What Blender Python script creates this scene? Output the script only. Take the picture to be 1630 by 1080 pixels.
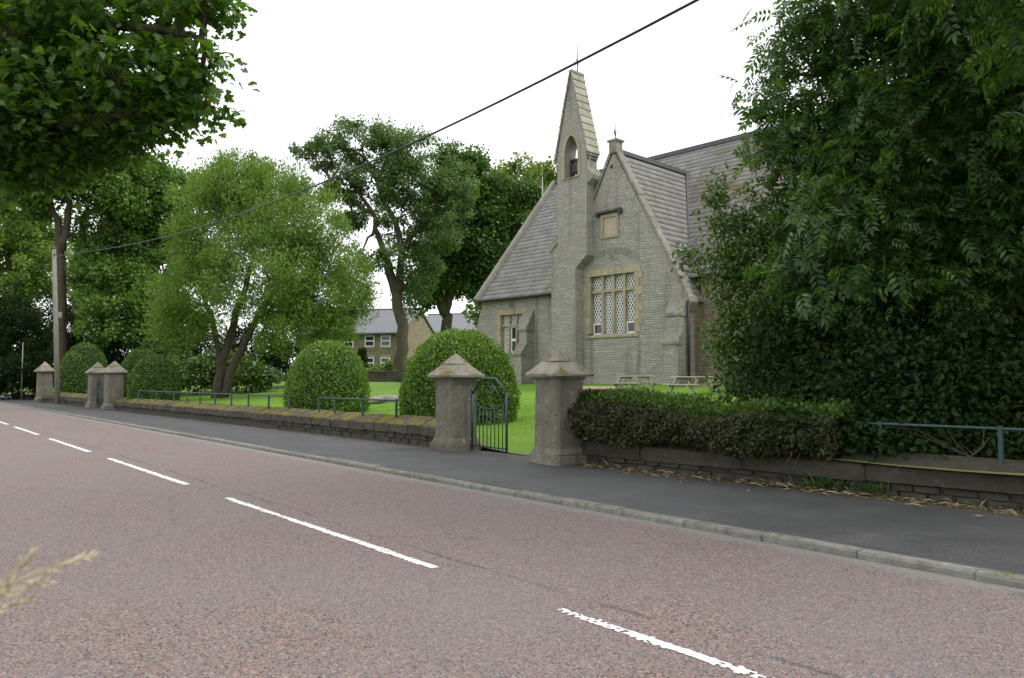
import bpy, math, random
import numpy as np
from mathutils import Vector

for o in list(bpy.data.objects):
    bpy.data.objects.remove(o, do_unlink=True)
S = bpy.context.scene
C = S.collection
PI = math.pi
R = math.radians
random.seed(7)

# ------------------------------------------------------------------ camera, sky, sun, exposure
CAM = np.array([0.0, 0.0, 1.5]); F = 1243.0; PITCH = math.atan(66 / F); YAW = R(50.9)
cd = bpy.data.cameras.new('camera'); cam = bpy.data.objects.new('camera', cd); C.objects.link(cam)
cd.sensor_width = 23.6; cd.lens = F / 1630 * 23.6; cd.clip_start = 0.05; cd.clip_end = 2000
cam.location = CAM; cam.rotation_euler = (PI / 2 + PITCH, 0, YAW)
cd.dof.use_dof = True; cd.dof.focus_distance = 20; cd.dof.aperture_fstop = 3.5
S.camera = cam
SUN_EL, SUN_AZ = R(52), R(48)          # azimuth measured clockwise from +Y
w = bpy.data.worlds.new('World'); S.world = w; w.use_nodes = True
nt = w.node_tree; nt.nodes.clear()
sky = nt.nodes.new('ShaderNodeTexSky'); sky.sky_type = 'NISHITA'; sky.sun_disc = False
sky.sun_elevation = SUN_EL; sky.sun_rotation = SUN_AZ
tc = nt.nodes.new('ShaderNodeTexCoord'); nz = nt.nodes.new('ShaderNodeTexNoise')
nz.inputs['Scale'].default_value = 2.2; nz.inputs['Detail'].default_value = 5
rp = nt.nodes.new('ShaderNodeValToRGB')
rp.color_ramp.elements[0].position = .3; rp.color_ramp.elements[0].color = (10.6, 10.9, 11.3, 1)
rp.color_ramp.elements[1].position = .7; rp.color_ramp.elements[1].color = (13.2, 13.2, 13.2, 1)
mx = nt.nodes.new('ShaderNodeMixRGB'); mx.inputs[0].default_value = .92
bg = nt.nodes.new('ShaderNodeBackground'); bg.inputs['Strength'].default_value = .1
wo = nt.nodes.new('ShaderNodeOutputWorld')
nt.links.new(tc.outputs['Generated'], nz.inputs['Vector']); nt.links.new(nz.outputs['Fac'], rp.inputs[0])
nt.links.new(sky.outputs[0], mx.inputs[1]); nt.links.new(rp.outputs[0], mx.inputs[2])
nt.links.new(mx.outputs[0], bg.inputs['Color']); nt.links.new(bg.outputs[0], wo.inputs[0])
sl = bpy.data.lights.new('sun', 'SUN'); sl.energy = 1.5; sl.angle = R(22); sl.color = (1, .97, .92)
so = bpy.data.objects.new('sun', sl); C.objects.link(so)
sd = Vector((math.sin(SUN_AZ) * math.cos(SUN_EL), math.cos(SUN_AZ) * math.cos(SUN_EL), math.sin(SUN_EL)))
so.rotation_euler = sd.to_track_quat('Z', 'Y').to_euler(); so.location = (0, 0, 40)
S.view_settings.view_transform = 'Standard'; S.view_settings.look = 'None'
S.view_settings.exposure = 0.45; S.view_settings.gamma = 1; S.view_settings.use_curve_mapping = False
S.render.engine = 'CYCLES'; S.cycles.max_bounces = 5; S.cycles.diffuse_bounces = 2
S.cycles.transmission_bounces = 4; S.cycles.use_denoising = True

_r = np.array([math.cos(YAW), math.sin(YAW), 0]); _f0 = np.array([-math.sin(YAW), math.cos(YAW), 0])
_f = _f0 * math.cos(PITCH) + np.array([0, 0, math.sin(PITCH)])
_u = -_f0 * math.sin(PITCH) + np.array([0, 0, math.cos(PITCH)])
def at(x, y, d):
    """world point at depth d seen at picture point x, y"""
    return CAM + (_r * (x - 815) / F + _f - _u * (y - 540) / F) * d
def atY(x, y, Y):
    k = _r * (x - 815) / F + _f - _u * (y - 540) / F
    return CAM + k * (Y / k[1])
def lawn_z(X, Y):
    t = np.clip((Y - 9.8) / 13.7, 0, 1.0) ** 1.7
    b = .46 - .40 * np.exp(-(np.abs(X + 11.7) / 2.1) ** 3)
    return b + (1.38 - b) * t
def wall_y(X):
    return np.interp(X, [-90, -46, -17, -13.4, -10, -6, -3, 8], [8.4, 9.0, 9.45, 9.5, 9.62, 9.8, 9.95, 10.5])

# ------------------------------------------------------------------ materials
class G:
    def __init__(s, name):
        s.m = bpy.data.materials.new(name); s.m.use_nodes = True; s.t = s.m.node_tree; s.t.nodes.clear()
        s.out = s.n('OutputMaterial')
    def n(s, typ, **kw):
        x = s.t.nodes.new('ShaderNode' + typ)
        for k, v in kw.items():
            if k[0] == '_': setattr(x, k[1:], v)
            else: s.set(x, k.replace('_', ' '), v)
        return x
    def set(s, x, k, v):
        i = x.inputs[int(k)] if k.isdigit() else x.inputs[k]
        if isinstance(v, bpy.types.NodeSocket): s.t.links.new(v, i)
        elif isinstance(v, tuple) and len(v) == 3 and i.type == 'RGBA': i.default_value = (*v, 1)
        else: i.default_value = v
    def obj(s): return s.n('TexCoord').outputs['Object']
    def geo(s): return s.n('NewGeometry')
    def noise(s, vec, sc, det=4, rough=.55):
        x = s.n('TexNoise'); s.t.links.new(vec, x.inputs['Vector'])
        x.inputs['Scale'].default_value = sc; x.inputs['Detail'].default_value = det; x.inputs['Roughness'].default_value = rough
        return x.outputs['Fac']
    def ramp(s, fac, stops, const=False):
        x = s.n('ValToRGB'); s.t.links.new(fac, x.inputs[0]); e = x.color_ramp
        if const: e.interpolation = 'CONSTANT'
        while len(e.elements) < len(stops): e.elements.new(.5)
        for el, (p, c) in zip(e.elements, stops):
            el.position = p; el.color = (*c, 1) if isinstance(c, tuple) else (c, c, c, 1)
        return x.outputs[0]
    def mix(s, f, a, b, mode='MIX'):
        x = s.n('MixRGB', _blend_type=mode); s.set(x, '0', f); s.set(x, '1', a); s.set(x, '2', b); return x.outputs[0]
    def math(s, op, a, b=0.0):
        x = s.n('Math', _operation=op); s.set(x, '0', a); s.set(x, '1', b); return x.outputs[0]
    def bump(s, h, st, dist=.02):
        x = s.n('Bump'); s.t.links.new(h, x.inputs['Height']); x.inputs['Strength'].default_value = st; x.inputs['Distance'].default_value = dist
        return x.outputs[0]
    def done(s, col, rough=.8, nrm=None, spec=.3, metal=0.0):
        p = s.n('BsdfPrincipled'); s.set(p, 'Base Color', col); s.set(p, 'Roughness', rough); p.inputs['Metallic'].default_value = metal
        p.inputs['Specular IOR Level'].default_value = spec
        if nrm is not None: s.t.links.new(nrm, p.inputs['Normal'])
        s.t.links.new(p.outputs[0], s.out.inputs[0]); return s.m

def m_plain(name, c, rough=.6, var=.25, sc=6, spec=.3, metal=0.0, bump=.2):
    g = G(name); v = g.obj(); f = g.noise(v, sc, 6)
    col = g.ramp(f, [(.25, tuple(x * (1 - var) for x in c)), (.75, tuple(min(1, x * (1 + var)) for x in c))])
    return g.done(col, rough, g.bump(g.noise(v, sc * 12, 3), bump, .01), spec, metal)

def m_road():
    g = G('red_chipped_asphalt'); v = g.obj()
    vo = g.n('TexVoronoi', Vector=v, Scale=82.0); vo2 = g.n('TexVoronoi', Vector=v, Scale=150.0)
    sep = g.n('SeparateColor', Color=vo.outputs['Color']).outputs[0]
    st = g.ramp(sep, [(0, (.035, .033, .035)), (.17, (.16, .15, .152)), (.38, (.28, .155, .122)), (.58, (.36, .215, .176)), (.74, (.215, .198, .2)), (.9, (.41, .33, .30))], True)
    sep2 = g.n('SeparateColor', Color=vo2.outputs['Color']).outputs[1]
    st2 = g.ramp(sep2, [(0, (.05, .046, .047)), (.3, (.14, .127, .125)), (.6, (.23, .14, .12)), (.85, (.18, .155, .15))], True)
    c = g.mix(.25, st, st2)
    big = g.noise(v, .55, 5, .6)
    c = g.mix(g.ramp(big, [(.38, 0.0), (.68, .45)]), c, (.205, .19, .192))
    sp = g.n('SeparateXYZ', Vector=v)
    trk = g.noise(g.n('Mapping', Vector=v, Scale=(.05, 1.1, 1)).outputs[0], 1.3, 3)
    c = g.mix(g.ramp(trk, [(.45, 0.0), (.7, .25)]), c, (.165, .155, .157))
    yy = g.math('ADD', sp.outputs[1], g.math('MULTIPLY', g.noise(v, 3, 4), .35))
    c = g.mix(g.ramp(g.math('MULTIPLY', yy, .1), [(.634, 0.0), (.655, .8)]), c, (.24, .235, .22))
    jn = g.math('ABSOLUTE', g.math('SUBTRACT', g.math('ADD', sp.outputs[1], g.math('MULTIPLY', g.noise(v, 1.1, 6, .7), .22)), 3.93))
    c = g.mix(g.math('MULTIPLY', g.ramp(jn, [(.012, .6), (.03, 0.0)]), g.ramp(g.noise(v, .8, 3), [(.45, 0.0), (.55, 1.0)])), c, (.05, .047, .047))
    crack = g.n('TexVoronoi', Vector=g.n('Mapping', Vector=v, Scale=(.16, .22, 1)).outputs[0], Scale=1.0, _feature='DISTANCE_TO_EDGE')
    ck = g.math('ADD', crack.outputs['Distance'], g.math('MULTIPLY', g.noise(v, 7, 5), .05))
    c = g.mix(g.ramp(ck, [(.022, .4), (.029, 0.0)]), c, (.06, .055, .055))
    h = g.math('ADD', vo.outputs['Distance'], g.math('MULTIPLY', vo2.outputs['Distance'], .5))
    return g.done(c, .72, g.bump(h, .8, .012), .35)

def m_pave():
    g = G('dark_footway_asphalt'); v = g.obj()
    c = g.ramp(g.noise(v, 1.2, 6, .65), [(.25, (.046, .046, .047)), (.5, (.07, .07, .071)), (.75, (.115, .114, .111))])
    c = g.mix(g.ramp(g.noise(v, 70, 2), [(.40, .6), (.6, 0.0)]), c, (.03, .03, .031))
    c = g.mix(g.ramp(g.noise(v, 55, 2), [(.60, 0.0), (.70, .5)]), c, (.24, .235, .225))
    pv = g.n('TexVoronoi', Vector=g.n('Mapping', Vector=v, Scale=(.11, .33, 1)).outputs[0], Scale=1.0)
    c = g.mix(g.ramp(g.n('SeparateColor', Color=pv.outputs['Color']).outputs[0], [(.0, .35), (.3, 0.0)], True), c, (.05, .05, .051))
    sp = g.n('SeparateXYZ', Vector=v)
    yy = g.math('ADD', sp.outputs[1], g.math('MULTIPLY', g.noise(v, 2.2, 5), 1.1))
    c = g.mix(g.ramp(g.math('MULTIPLY', yy, .05), [(.482, 0.0), (.515, .7)]), c, (.085, .07, .05))
    return g.done(c, .68, g.bump(g.noise(v, 120, 3), .35, .006), .4)

def m_stone(name, c1, c2, moss=0.0, mosscol=(.16, .125, .02), sc=5, lichen=.25, rough=.9):
    g = G(name); v = g.obj(); ge = g.geo()
    wv = g.n('VectorMath', _operation='ADD'); g.set(wv, '0', v)
    oi = g.n('ObjectInfo'); cx = g.n('CombineXYZ', X=g.math('MULTIPLY', oi.outputs['Random'], 37.0), Y=oi.outputs['Random'])
    g.set(wv, '1', cx.outputs[0]); v = wv.outputs[0]
    c = g.ramp(g.noise(v, sc, 8, .68), [(.28, c1), (.72, c2)])
    c = g.mix(g.math('MULTIPLY', oi.outputs['Random'], .35), c, tuple(.6 * x for x in c1))
    st = g.noise(g.n('Mapping', Vector=v, Scale=(6, 6, .6)).outputs[0], 1.6, 5)
    c = g.mix(g.ramp(st, [(.52, 0.0), (.75, .55)]), c, (.05, .045, .035))
    c = g.mix(g.ramp(g.noise(v, 14, 5), [(.62, 0.0), (.68, lichen)]), c, (.42, .42, .36))
    if moss:
        up = g.n('SeparateXYZ', Vector=ge.outputs['Normal']).outputs[2]
        f = g.math('MULTIPLY', g.ramp(up, [(.15, 0.0), (.5, 1.0)]), g.ramp(g.noise(v, 2.4, 6, .7), [(.62 - .3 * moss, 0.0), (.70 - .3 * moss, 1.0)]))
        mc = g.ramp(g.noise(v, 40, 3), [(.3, tuple(x * .5 for x in mosscol)), (.7, tuple(x * 1.5 for x in mosscol))])
        c = g.mix(f, c, mc)
    return g.done(c, rough, g.bump(g.noise(v, sc * 5, 8, .7), .6, .03), .2)

def m_rubble(name, c1, c2, c3, bw=.34, bh=.115, tint=(.36, .325, .25), damp=True):
    g = G(name); v = g.obj(); sp = g.n('SeparateXYZ', Vector=v)
    u = g.math('ADD', sp.outputs[0], sp.outputs[1])
    wob = g.math('MULTIPLY', g.noise(v, .9, 3), .16); wob2 = g.math('MULTIPLY', g.noise(v, 4.5, 3), .05)
    z = g.math('ADD', g.math('ADD', sp.outputs[2], wob), wob2)
    u = g.math('ADD', u, g.math('MULTIPLY', g.noise(v, 3.1, 2), .2))
    cv = g.n('CombineXYZ', X=u, Y=z).outputs[0]
    b = g.n('TexBrick', Vector=cv, Color1=c1, Color2=c2, Mortar=tuple(x * .68 for x in c1), Scale=1.0)
    b.inputs['Mortar Size'].default_value = .011; b.inputs['Mortar Smooth'].default_value = .6; b.inputs['Bias'].default_value = 0
    b.inputs['Brick Width'].default_value = bw; b.inputs['Row Height'].default_value = bh; b.offset_frequency = 2; b.squash = .65; b.squash_frequency = 3
    b2 = g.n('TexBrick', Vector=cv, Color1=c2, Color2=c3, Mortar=tuple(x * .66 for x in c1), Scale=1.0)
    b2.inputs['Mortar Size'].default_value = .012; b2.inputs['Mortar Smooth'].default_value = .7; b2.inputs['Brick Width'].default_value = bw * 1.55; b2.inputs['Row Height'].default_value = bh * .62; b2.offset_frequency = 2
    msk = g.ramp(g.noise(g.n('Mapping', Vector=v, Scale=(.5, .5, 3)).outputs[0], 1.5, 3), [(.47, 0.0), (.53, 1.0)])
    c = g.mix(msk, b.outputs['Color'], b2.outputs['Color'])
    c = g.mix(g.ramp(g.noise(v, 6, 6, .7), [(.3, 0.0), (.75, .65)]), c, c3)
    c = g.mix(g.ramp(g.noise(v, .45, 5, .6), [(.52, 0.0), (.72, .45)]), c, tint)
    if damp:
        st = g.noise(g.n('Mapping', Vector=v, Scale=(2.2, 2.2, .22)).outputs[0], 1.1, 5)
        c = g.mix(g.ramp(st, [(.54, 0.0), (.72, .6)]), c, tuple(x * .35 for x in c1))
    h = g.math('ADD', g.math('MULTIPLY', b.outputs['Fac'], -1.0), g.math('MULTIPLY', g.noise(v, 16, 5), .8))
    return g.done(c, .92, g.bump(h, .9, .03), .15)

def m_slate(name, base=(.20, .19, .195), moss=.4, lich=1.0):
    g = G(name); v = g.obj(); ge = g.geo()
    k = .86
    c = g.ramp(ge.outputs['Random Per Island'], [(0, tuple(x * k for x in base)), (.5, base), (1, tuple(x * 1.14 for x in base))])
    st = g.noise(g.n('Mapping', Vector=v, Scale=(2.5, 2.5, .5)).outputs[0], 1.0, 5)
    c = g.mix(g.ramp(st, [(.5, 0.0), (.7, .45)]), c, (.125, .12, .115))
    c = g.mix(g.ramp(g.noise(v, 3.2, 6, .75), [(.60, 0.0), (.66, .55 * lich)]), c, (.40, .40, .38))
    c = g.mix(g.ramp(g.noise(v, .65, 7, .68), [(.64 - .1 * moss, 0.0), (.69 - .1 * moss, .8 if moss else 0.0)]), c, (.17, .125, .045))
    return g.done(c, .7, g.bump(g.noise(v, 18, 4), .3, .01), .35)

def m_leaf(name, c1, c2, c3=None, trans=.35, rough=.42, clump=.8, spec=.4):
    g = G(name); v = g.obj(); ge = g.geo()
    c = g.ramp(ge.outputs['Random Per Island'], [(0, c1), (.55, c2), (1, c3 or c2)])
    c = g.mix(g.ramp(g.noise(v, clump, 3), [(.35, 0.0), (.68, .5)]), c, tuple(min(1, x * y) for x, y in zip(c2, (1.45, 1.25, .8))))
    p = g.n('BsdfPrincipled'); g.set(p, 'Base Color', c); p.inputs['Roughness'].default_value = rough
    p.inputs['Specular IOR Level'].default_value = spec
    t = g.n('BsdfTranslucent'); g.set(t, 'Color', g.mix(1.0, c, (1.5, 1.55, .6), 'MULTIPLY'))
    x = g.n('MixShader'); x.inputs[0].default_value = trans
    g.t.links.new(p.outputs[0], x.inputs[1]); g.t.links.new(t.outputs[0], x.inputs[2]); g.t.links.new(x.outputs[0], g.out.inputs[0])
    return g.m

def m_bark(name, c1, c2, green=.3):
    g = G(name); v = g.obj()
    f = g.noise(g.n('Mapping', Vector=v, Scale=(5, 5, 1)).outputs[0], 2.5, 7, .7)
    c = g.ramp(f, [(.3, c1), (.7, c2)])
    c = g.mix(g.ramp(g.noise(v, 1.2, 4), [(.5, 0.0), (.7, green)]), c, (.07, .085, .03))
    return g.done(c, .95, g.bump(f, .9, .04), .1)

def m_glass(name, c=(.02, .024, .028)):
    g = G(name)
    return g.done(g.ramp(g.noise(g.obj(), 1.5, 2), [(.3, c), (.8, tuple(x * 2.2 for x in c))]), .08, None, .6)

def m_lawn():
    g = G('mown_lawn_grass'); v = g.obj()
    c = g.ramp(g.noise(v, 30, 4), [(.25, (.085, .19, .016)), (.75, (.17, .31, .03))])
    c = g.mix(g.ramp(g.noise(v, .7, 5), [(.42, 0.0), (.7, .5)]), c, (.20, .30, .045))
    yy = g.math('ADD', g.n('SeparateXYZ', Vector=v).outputs[1], g.math('MULTIPLY', g.noise(v, 3, 5), .9))
    c = g.mix(g.ramp(g.math('MULTIPLY', yy, .05), [(.512, .85), (.528, 0.0)]), c, (.21, .17, .09))
    return g.done(c, .8, g.bump(g.noise(v, 60, 3), .6, .03), .2)

M = {
 'road': m_road(), 'pave': m_pave(), 'lawn': m_lawn(),
 'ground': m_plain('rough_ground_grass', (.07, .10, .03), .95, .4, 2),
 'soil': m_plain('dark_soil', (.05, .04, .028), .95, .4, 5),
 'paint': m_plain('worn_white_road_paint', (.74, .74, .71), .6, .12, 9),
 'kerb': m_stone('concrete_kerb', (.16, .155, .135), (.30, .29, .255), .25, (.13, .14, .04), 7, .2),
 'wallstone': m_stone('dark_wall_stone', (.055, .05, .04), (.12, .11, .09), .2, sc=6),
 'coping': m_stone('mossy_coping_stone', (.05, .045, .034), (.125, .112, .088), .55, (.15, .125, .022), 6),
 'coping_r': m_stone('shade_toned_coping_stone', (.042, .039, .03), (.10, .092, .072), .25, (.07, .068, .012), 6, .1),  # coping stone again, stone and moss coloured darker for the shade there
 'pillar': m_stone('weathered_pillar_stone', (.125, .115, .09), (.25, .233, .192), .15, sc=3.5, lichen=.4),
 'cap': m_stone('lichened_cap_stone', (.20, .185, .145), (.33, .31, .25), .33, (.17, .125, .035), 4, .5),
 'rubble': m_rubble('grey_coursed_rubble', (.315, .298, .272), (.49, .465, .43), (.31, .293, .268), .28, .095),
 'rubble_brown': m_rubble('brown_coursed_rubble', (.25, .20, .145), (.34, .28, .20), (.20, .17, .13)),
 'house_stone': m_rubble('buff_house_stone', (.27, .225, .15), (.36, .305, .215), (.22, .185, .13), .42, .16, (.32, .28, .2), False),
 'garden_stone': m_rubble('dark_garden_wall_stone', (.11, .10, .085), (.17, .155, .13), (.08, .075, .065), .4, .16),
 'dress': m_stone('buff_sandstone_dressing', (.34, .288, .20), (.46, .405, .305), 0, sc=3, lichen=.1),
 'dress_grey': m_stone('grey_sandstone_dressing', (.21, .20, .165), (.32, .305, .26), .15, sc=3, lichen=.25),
 'plaque': m_plain('salmon_stone_panel', (.42, .34, .27), .9, .2, 5),
 'slate': m_slate('grey_roof_slate', (.25, .242, .23), .12), 'slate_moss': m_slate('mossy_roof_slate', (.23, .218, .20), .85),
 'slab': m_stone('pale_stone_roof_slab', (.29, .28, .22), (.42, .405, .33), .2, (.2, .18, .05), 3, .4),
 'house_slate': m_plain('smooth_house_slate', (.17, .175, .19), .6, .12, 3),
 'lead': m_plain('dark_lead', (.10, .10, .105), .6, .2, 4),
 'white': m_plain('white_window_paint', (.78, .79, .78), .45, .06, 4, .4),
 'glass': m_glass('dark_window_glass'), 'iron': m_plain('black_iron', (.025, .025, .026), .5, .3, 10, .4),
 'teal': m_plain('teal_painted_iron', (.02, .052, .052), .45, .35, 14, .5),
 'seed': m_plain('ripe_grass_seed', (.64, .55, .39), .9, .2, 30), 'wood': m_plain('silvered_picnic_wood', (.42, .39, .32), .85, .25, 8), 'crate': m_plain('pinkish_planter_wood', (.33, .20, .145), .85, .25, 7),
 'crate_top': m_plain('pale_planter_board', (.55, .43, .30), .8, .15, 5),
 'pole': m_bark('grey_pole_wood', (.19, .18, .155), (.29, .275, .245), .1), 'cable': m_plain('black_cable', (.03, .03, .034), .5, .1, 5),
 'metalgrey': m_plain('galvanised_grey', (.30, .31, .32), .45, .15, 8, .5, .6), 'bell': m_plain('dark_bronze', (.07, .065, .05), .4, .3, 6, .5, .6),
 'straw': m_plain('dry_straw', (.50, .41, .25), .9, .3, 8), 'rock': m_stone('pale_rock', (.20, .18, .145), (.34, .31, .26), 0, sc=3),
 'bark': m_bark('grey_brown_bark', (.055, .046, .034), (.13, .11, .085)), 'bark_ash': m_bark('pale_ash_bark', (.07, .06, .042), (.145, .125, .095), .4),
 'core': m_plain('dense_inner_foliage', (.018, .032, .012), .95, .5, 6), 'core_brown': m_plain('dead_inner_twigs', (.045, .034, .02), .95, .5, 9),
 'maple': m_leaf('sycamore_leaf_near', (.028, .07, .012), (.055, .125, .02), (.12, .215, .034), .55),
 'syc': m_leaf('sycamore_leaf_far', (.055, .125, .024), (.09, .18, .034), (.15, .255, .05), .36),
 'syc_dark': m_leaf('dark_tree_leaf', (.035, .082, .02), (.062, .128, .028), (.11, .19, .04), .34),
 'syc_gold': m_leaf('yellowing_tree_leaf', (.075, .14, .024), (.13, .20, .032), (.26, .28, .05), .36),
 'ash': m_leaf('ash_leaf_far', (.055, .115, .04), (.09, .165, .055), (.14, .215, .075), .34),
 'willow': m_leaf('willow_leaf', (.07, .15, .034), (.125, .22, .046), (.24, .335, .07), .4, .5),
 'ash_near': m_leaf('ash_leaf_near', (.026, .066, .02), (.055, .125, .032), (.15, .245, .05), .48, .36, .9, .45),
 'holly': m_leaf('glossy_shrub_leaf', (.035, .08, .018), (.065, .13, .026), (.13, .19, .04), .3, .3, 1.0, .55),
 'under': m_leaf('shade_toned_undergrowth_leaf', (.010, .025, .009), (.018, .04, .012), (.035, .066, .016), .2, .65, .8, .12),  # leaf colour darkened to carry the deep shade beneath and behind the trees
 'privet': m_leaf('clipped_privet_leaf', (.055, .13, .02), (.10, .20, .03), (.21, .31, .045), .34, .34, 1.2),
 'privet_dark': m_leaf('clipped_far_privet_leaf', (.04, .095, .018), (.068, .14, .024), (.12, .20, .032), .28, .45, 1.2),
 'yew': m_leaf('hedge_leaf', (.018, .024, .009), (.03, .044, .012), (.06, .05, .02), .2, .6),  # brownish face leaf, its colour darkened further to carry shade
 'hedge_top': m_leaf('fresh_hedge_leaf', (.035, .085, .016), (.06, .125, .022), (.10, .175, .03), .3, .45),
 'blade': m_leaf('grass_blade', (.10, .20, .02), (.15, .29, .03), (.21, .34, .05), .3, .5),
 'litter': m_leaf('dead_leaf_litter', (.07, .05, .025), (.15, .11, .05), (.32, .24, .10), .1, .8),
 'twig': m_plain('brown_twig', (.10, .07, .045), .9, .3, 9),
 'lichenwhite': m_plain('white_cable_strip', (.55, .56, .54), .6, .1, 5),
}

# ------------------------------------------------------------------ mesh helpers
def link(name, me, m=None, parent=None, smooth=False):
    if m is not None and not me.materials: me.materials.append(m)
    o = bpy.data.objects.new(name, me); C.objects.link(o); o.parent = parent
    if smooth: me.polygons.foreach_set('use_smooth', [True] * len(me.polygons))
    return o
def tag(o, label=None, cat=None, group=None, kind=None):
    for k, v in (('label', label), ('category', cat), ('group', group), ('kind', kind)):
        if v: o[k] = v
    return o
def thing(name, label, cat, loc=(0, 0, 0), rz=0.0, group=None):
    o = bpy.data.objects.new(name, None); C.objects.link(o); o.empty_display_size = .2
    o.location = tuple(float(q) for q in loc); o.rotation_euler = (0, 0, rz)
    return tag(o, label, cat, group, 'thing' if label else None)
def copy_tree(o, parent=None):
    c = o.copy(); C.objects.link(c); c.parent = parent
    for ch in [k for k in o.children]: copy_tree(ch, c)
    return c
class MB:
    def __init__(s): s.v = []; s.f = []
    def add(s, vs, fs):
        b = len(s.v); s.v += [tuple(map(float, p)) for p in vs]; s.f += [tuple(b + i for i in f) for f in fs]; return s
    def box(s, x0, x1, y0, y1, z0, z1):
        return s.add([(x0, y0, z0), (x1, y0, z0), (x1, y1, z0), (x0, y1, z0), (x0, y0, z1), (x1, y0, z1), (x1, y1, z1), (x0, y1, z1)],
                     [(3, 2, 1, 0), (4, 5, 6, 7), (0, 1, 5, 4), (1, 2, 6, 5), (2, 3, 7, 6), (3, 0, 4, 7)])
    def cham(s, x0, x1, y0, y1, z0, z1, c):
        # box with chamfered vertical and top edges
        def ring(d, z):
            return [(x0 + c + d, y0 + d, z), (x1 - c - d, y0 + d, z), (x1 - d, y0 + c + d, z), (x1 - d, y1 - c - d, z), (x1 - c - d, y1 - d, z), (x0 + c + d, y1 - d, z), (x0 + d, y1 - c - d, z), (x0 + d, y0 + c + d, z)]
        vs = ring(c, z0) + ring(0, z0 + c) + ring(0, z1 - c) + ring(c, z1); n = 8
        fs = [tuple(range(n - 1, -1, -1)), tuple(range(3 * n, 4 * n))]
        for k in range(3):
            for i in range(n): fs.append((k * n + i, k * n + (i + 1) % n, (k + 1) * n + (i + 1) % n, (k + 1) * n + i))
        return s.add(vs, fs)
    def xz(s, poly, y0, y1):   # polygon in x,z (counter-clockwise seen from -y) extruded in y
        n = len(poly)
        vs = [(x, y0, z) for x, z in poly] + [(x, y1, z) for x, z in poly]
        return s.add(vs, [tuple(range(n)), tuple(range(2 * n - 1, n - 1, -1))] + [(i + n, (i + 1) % n + n, (i + 1) % n, i) for i in range(n)])
    def yz(s, poly, x0, x1):   # polygon in y,z (counter-clockwise seen from +x) extruded in x
        n = len(poly)
        vs = [(x1, y, z) for y, z in poly] + [(x0, y, z) for y, z in poly]
        return s.add(vs, [tuple(range(n)), tuple(range(2 * n - 1, n - 1, -1))] + [(i + n, (i + 1) % n + n, (i + 1) % n, i) for i in range(n)])
    def bar(s, a, b, w, h=None):
        a = Vector(a); b = Vector(b); d = (b - a).normalized(); h = h or w
        side = d.cross(Vector((0, 0, 1)) if abs(d.z) < .95 else Vector((0, 1, 0))).normalized(); up = side.cross(d)
        vs = [p + side * (w / 2 * i) + up * (h / 2 * j) for p in (a, b) for i, j in ((-1, -1), (1, -1), (1, 1), (-1, 1))]
        return s.add(vs, [(3, 2, 1, 0), (4, 5, 6, 7), (0, 1, 5, 4), (1, 2, 6, 5), (2, 3, 7, 6), (3, 0, 4, 7)])
    def tube(s, pts, rad, n=8):
        pts = [Vector(p) for p in pts]; rad = list(rad) if hasattr(rad, '__len__') else [rad] * len(pts)
        b = len(s.v); ref = Vector((.31, .77, .55))
        for i, p in enumerate(pts):
            d = (pts[min(i + 1, len(pts) - 1)] - pts[max(i - 1, 0)]).normalized()
            x = d.cross(ref).normalized(); y = d.cross(x)
            for k in range(n):
                a = 2 * PI * k / n; s.v.append(tuple(p + (x * math.cos(a) + y * math.sin(a)) * rad[i]))
        for i in range(len(pts) - 1):
            for k in range(n): s.f.append((b + i * n + k, b + i * n + (k + 1) % n, b + (i + 1) * n + (k + 1) % n, b + (i + 1) * n + k))
        s.f.append(tuple(b + k for k in range(n - 1, -1, -1))); s.f.append(tuple(b + (len(pts) - 1) * n + k for k in range(n)))
        return s
    def lathe(s, prof, c=(0, 0, 0), n=20):
        b = len(s.v)
        for r, z in prof:
            for k in range(n): s.v.append((c[0] + r * math.cos(2 * PI * k / n), c[1] + r * math.sin(2 * PI * k / n), c[2] + z))
        for i in range(len(prof) - 1):
            for k in range(n): s.f.append((b + i * n + k, b + i * n + (k + 1) % n, b + (i + 1) * n + (k + 1) % n, b + (i + 1) * n + k))
        return s
    def mesh(s, name):
        me = bpy.data.meshes.new(name); me.from_pydata(s.v, [], s.f); me.update(); return me
    def build(s, name, m, parent=None, smooth=False): return link(name, s.mesh(name), m, parent, smooth)

def np_mesh(name, V, Fc):
    """V (n,3); Fc (m,k) equal-sized faces"""
    me = bpy.data.meshes.new(name); m, k = Fc.shape
    me.vertices.add(len(V)); me.vertices.foreach_set('co', np.ascontiguousarray(V, np.float32).ravel())
    me.loops.add(m * k); me.loops.foreach_set('vertex_index', np.ascontiguousarray(Fc, np.int32).ravel())
    me.polygons.add(m); me.polygons.foreach_set('loop_start', np.arange(0, m * k, k, dtype=np.int32))
    me.update(calc_edges=True); return me
def nrmz(a): return a / np.maximum(np.linalg.norm(a, axis=-1, keepdims=True), 1e-9)

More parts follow.
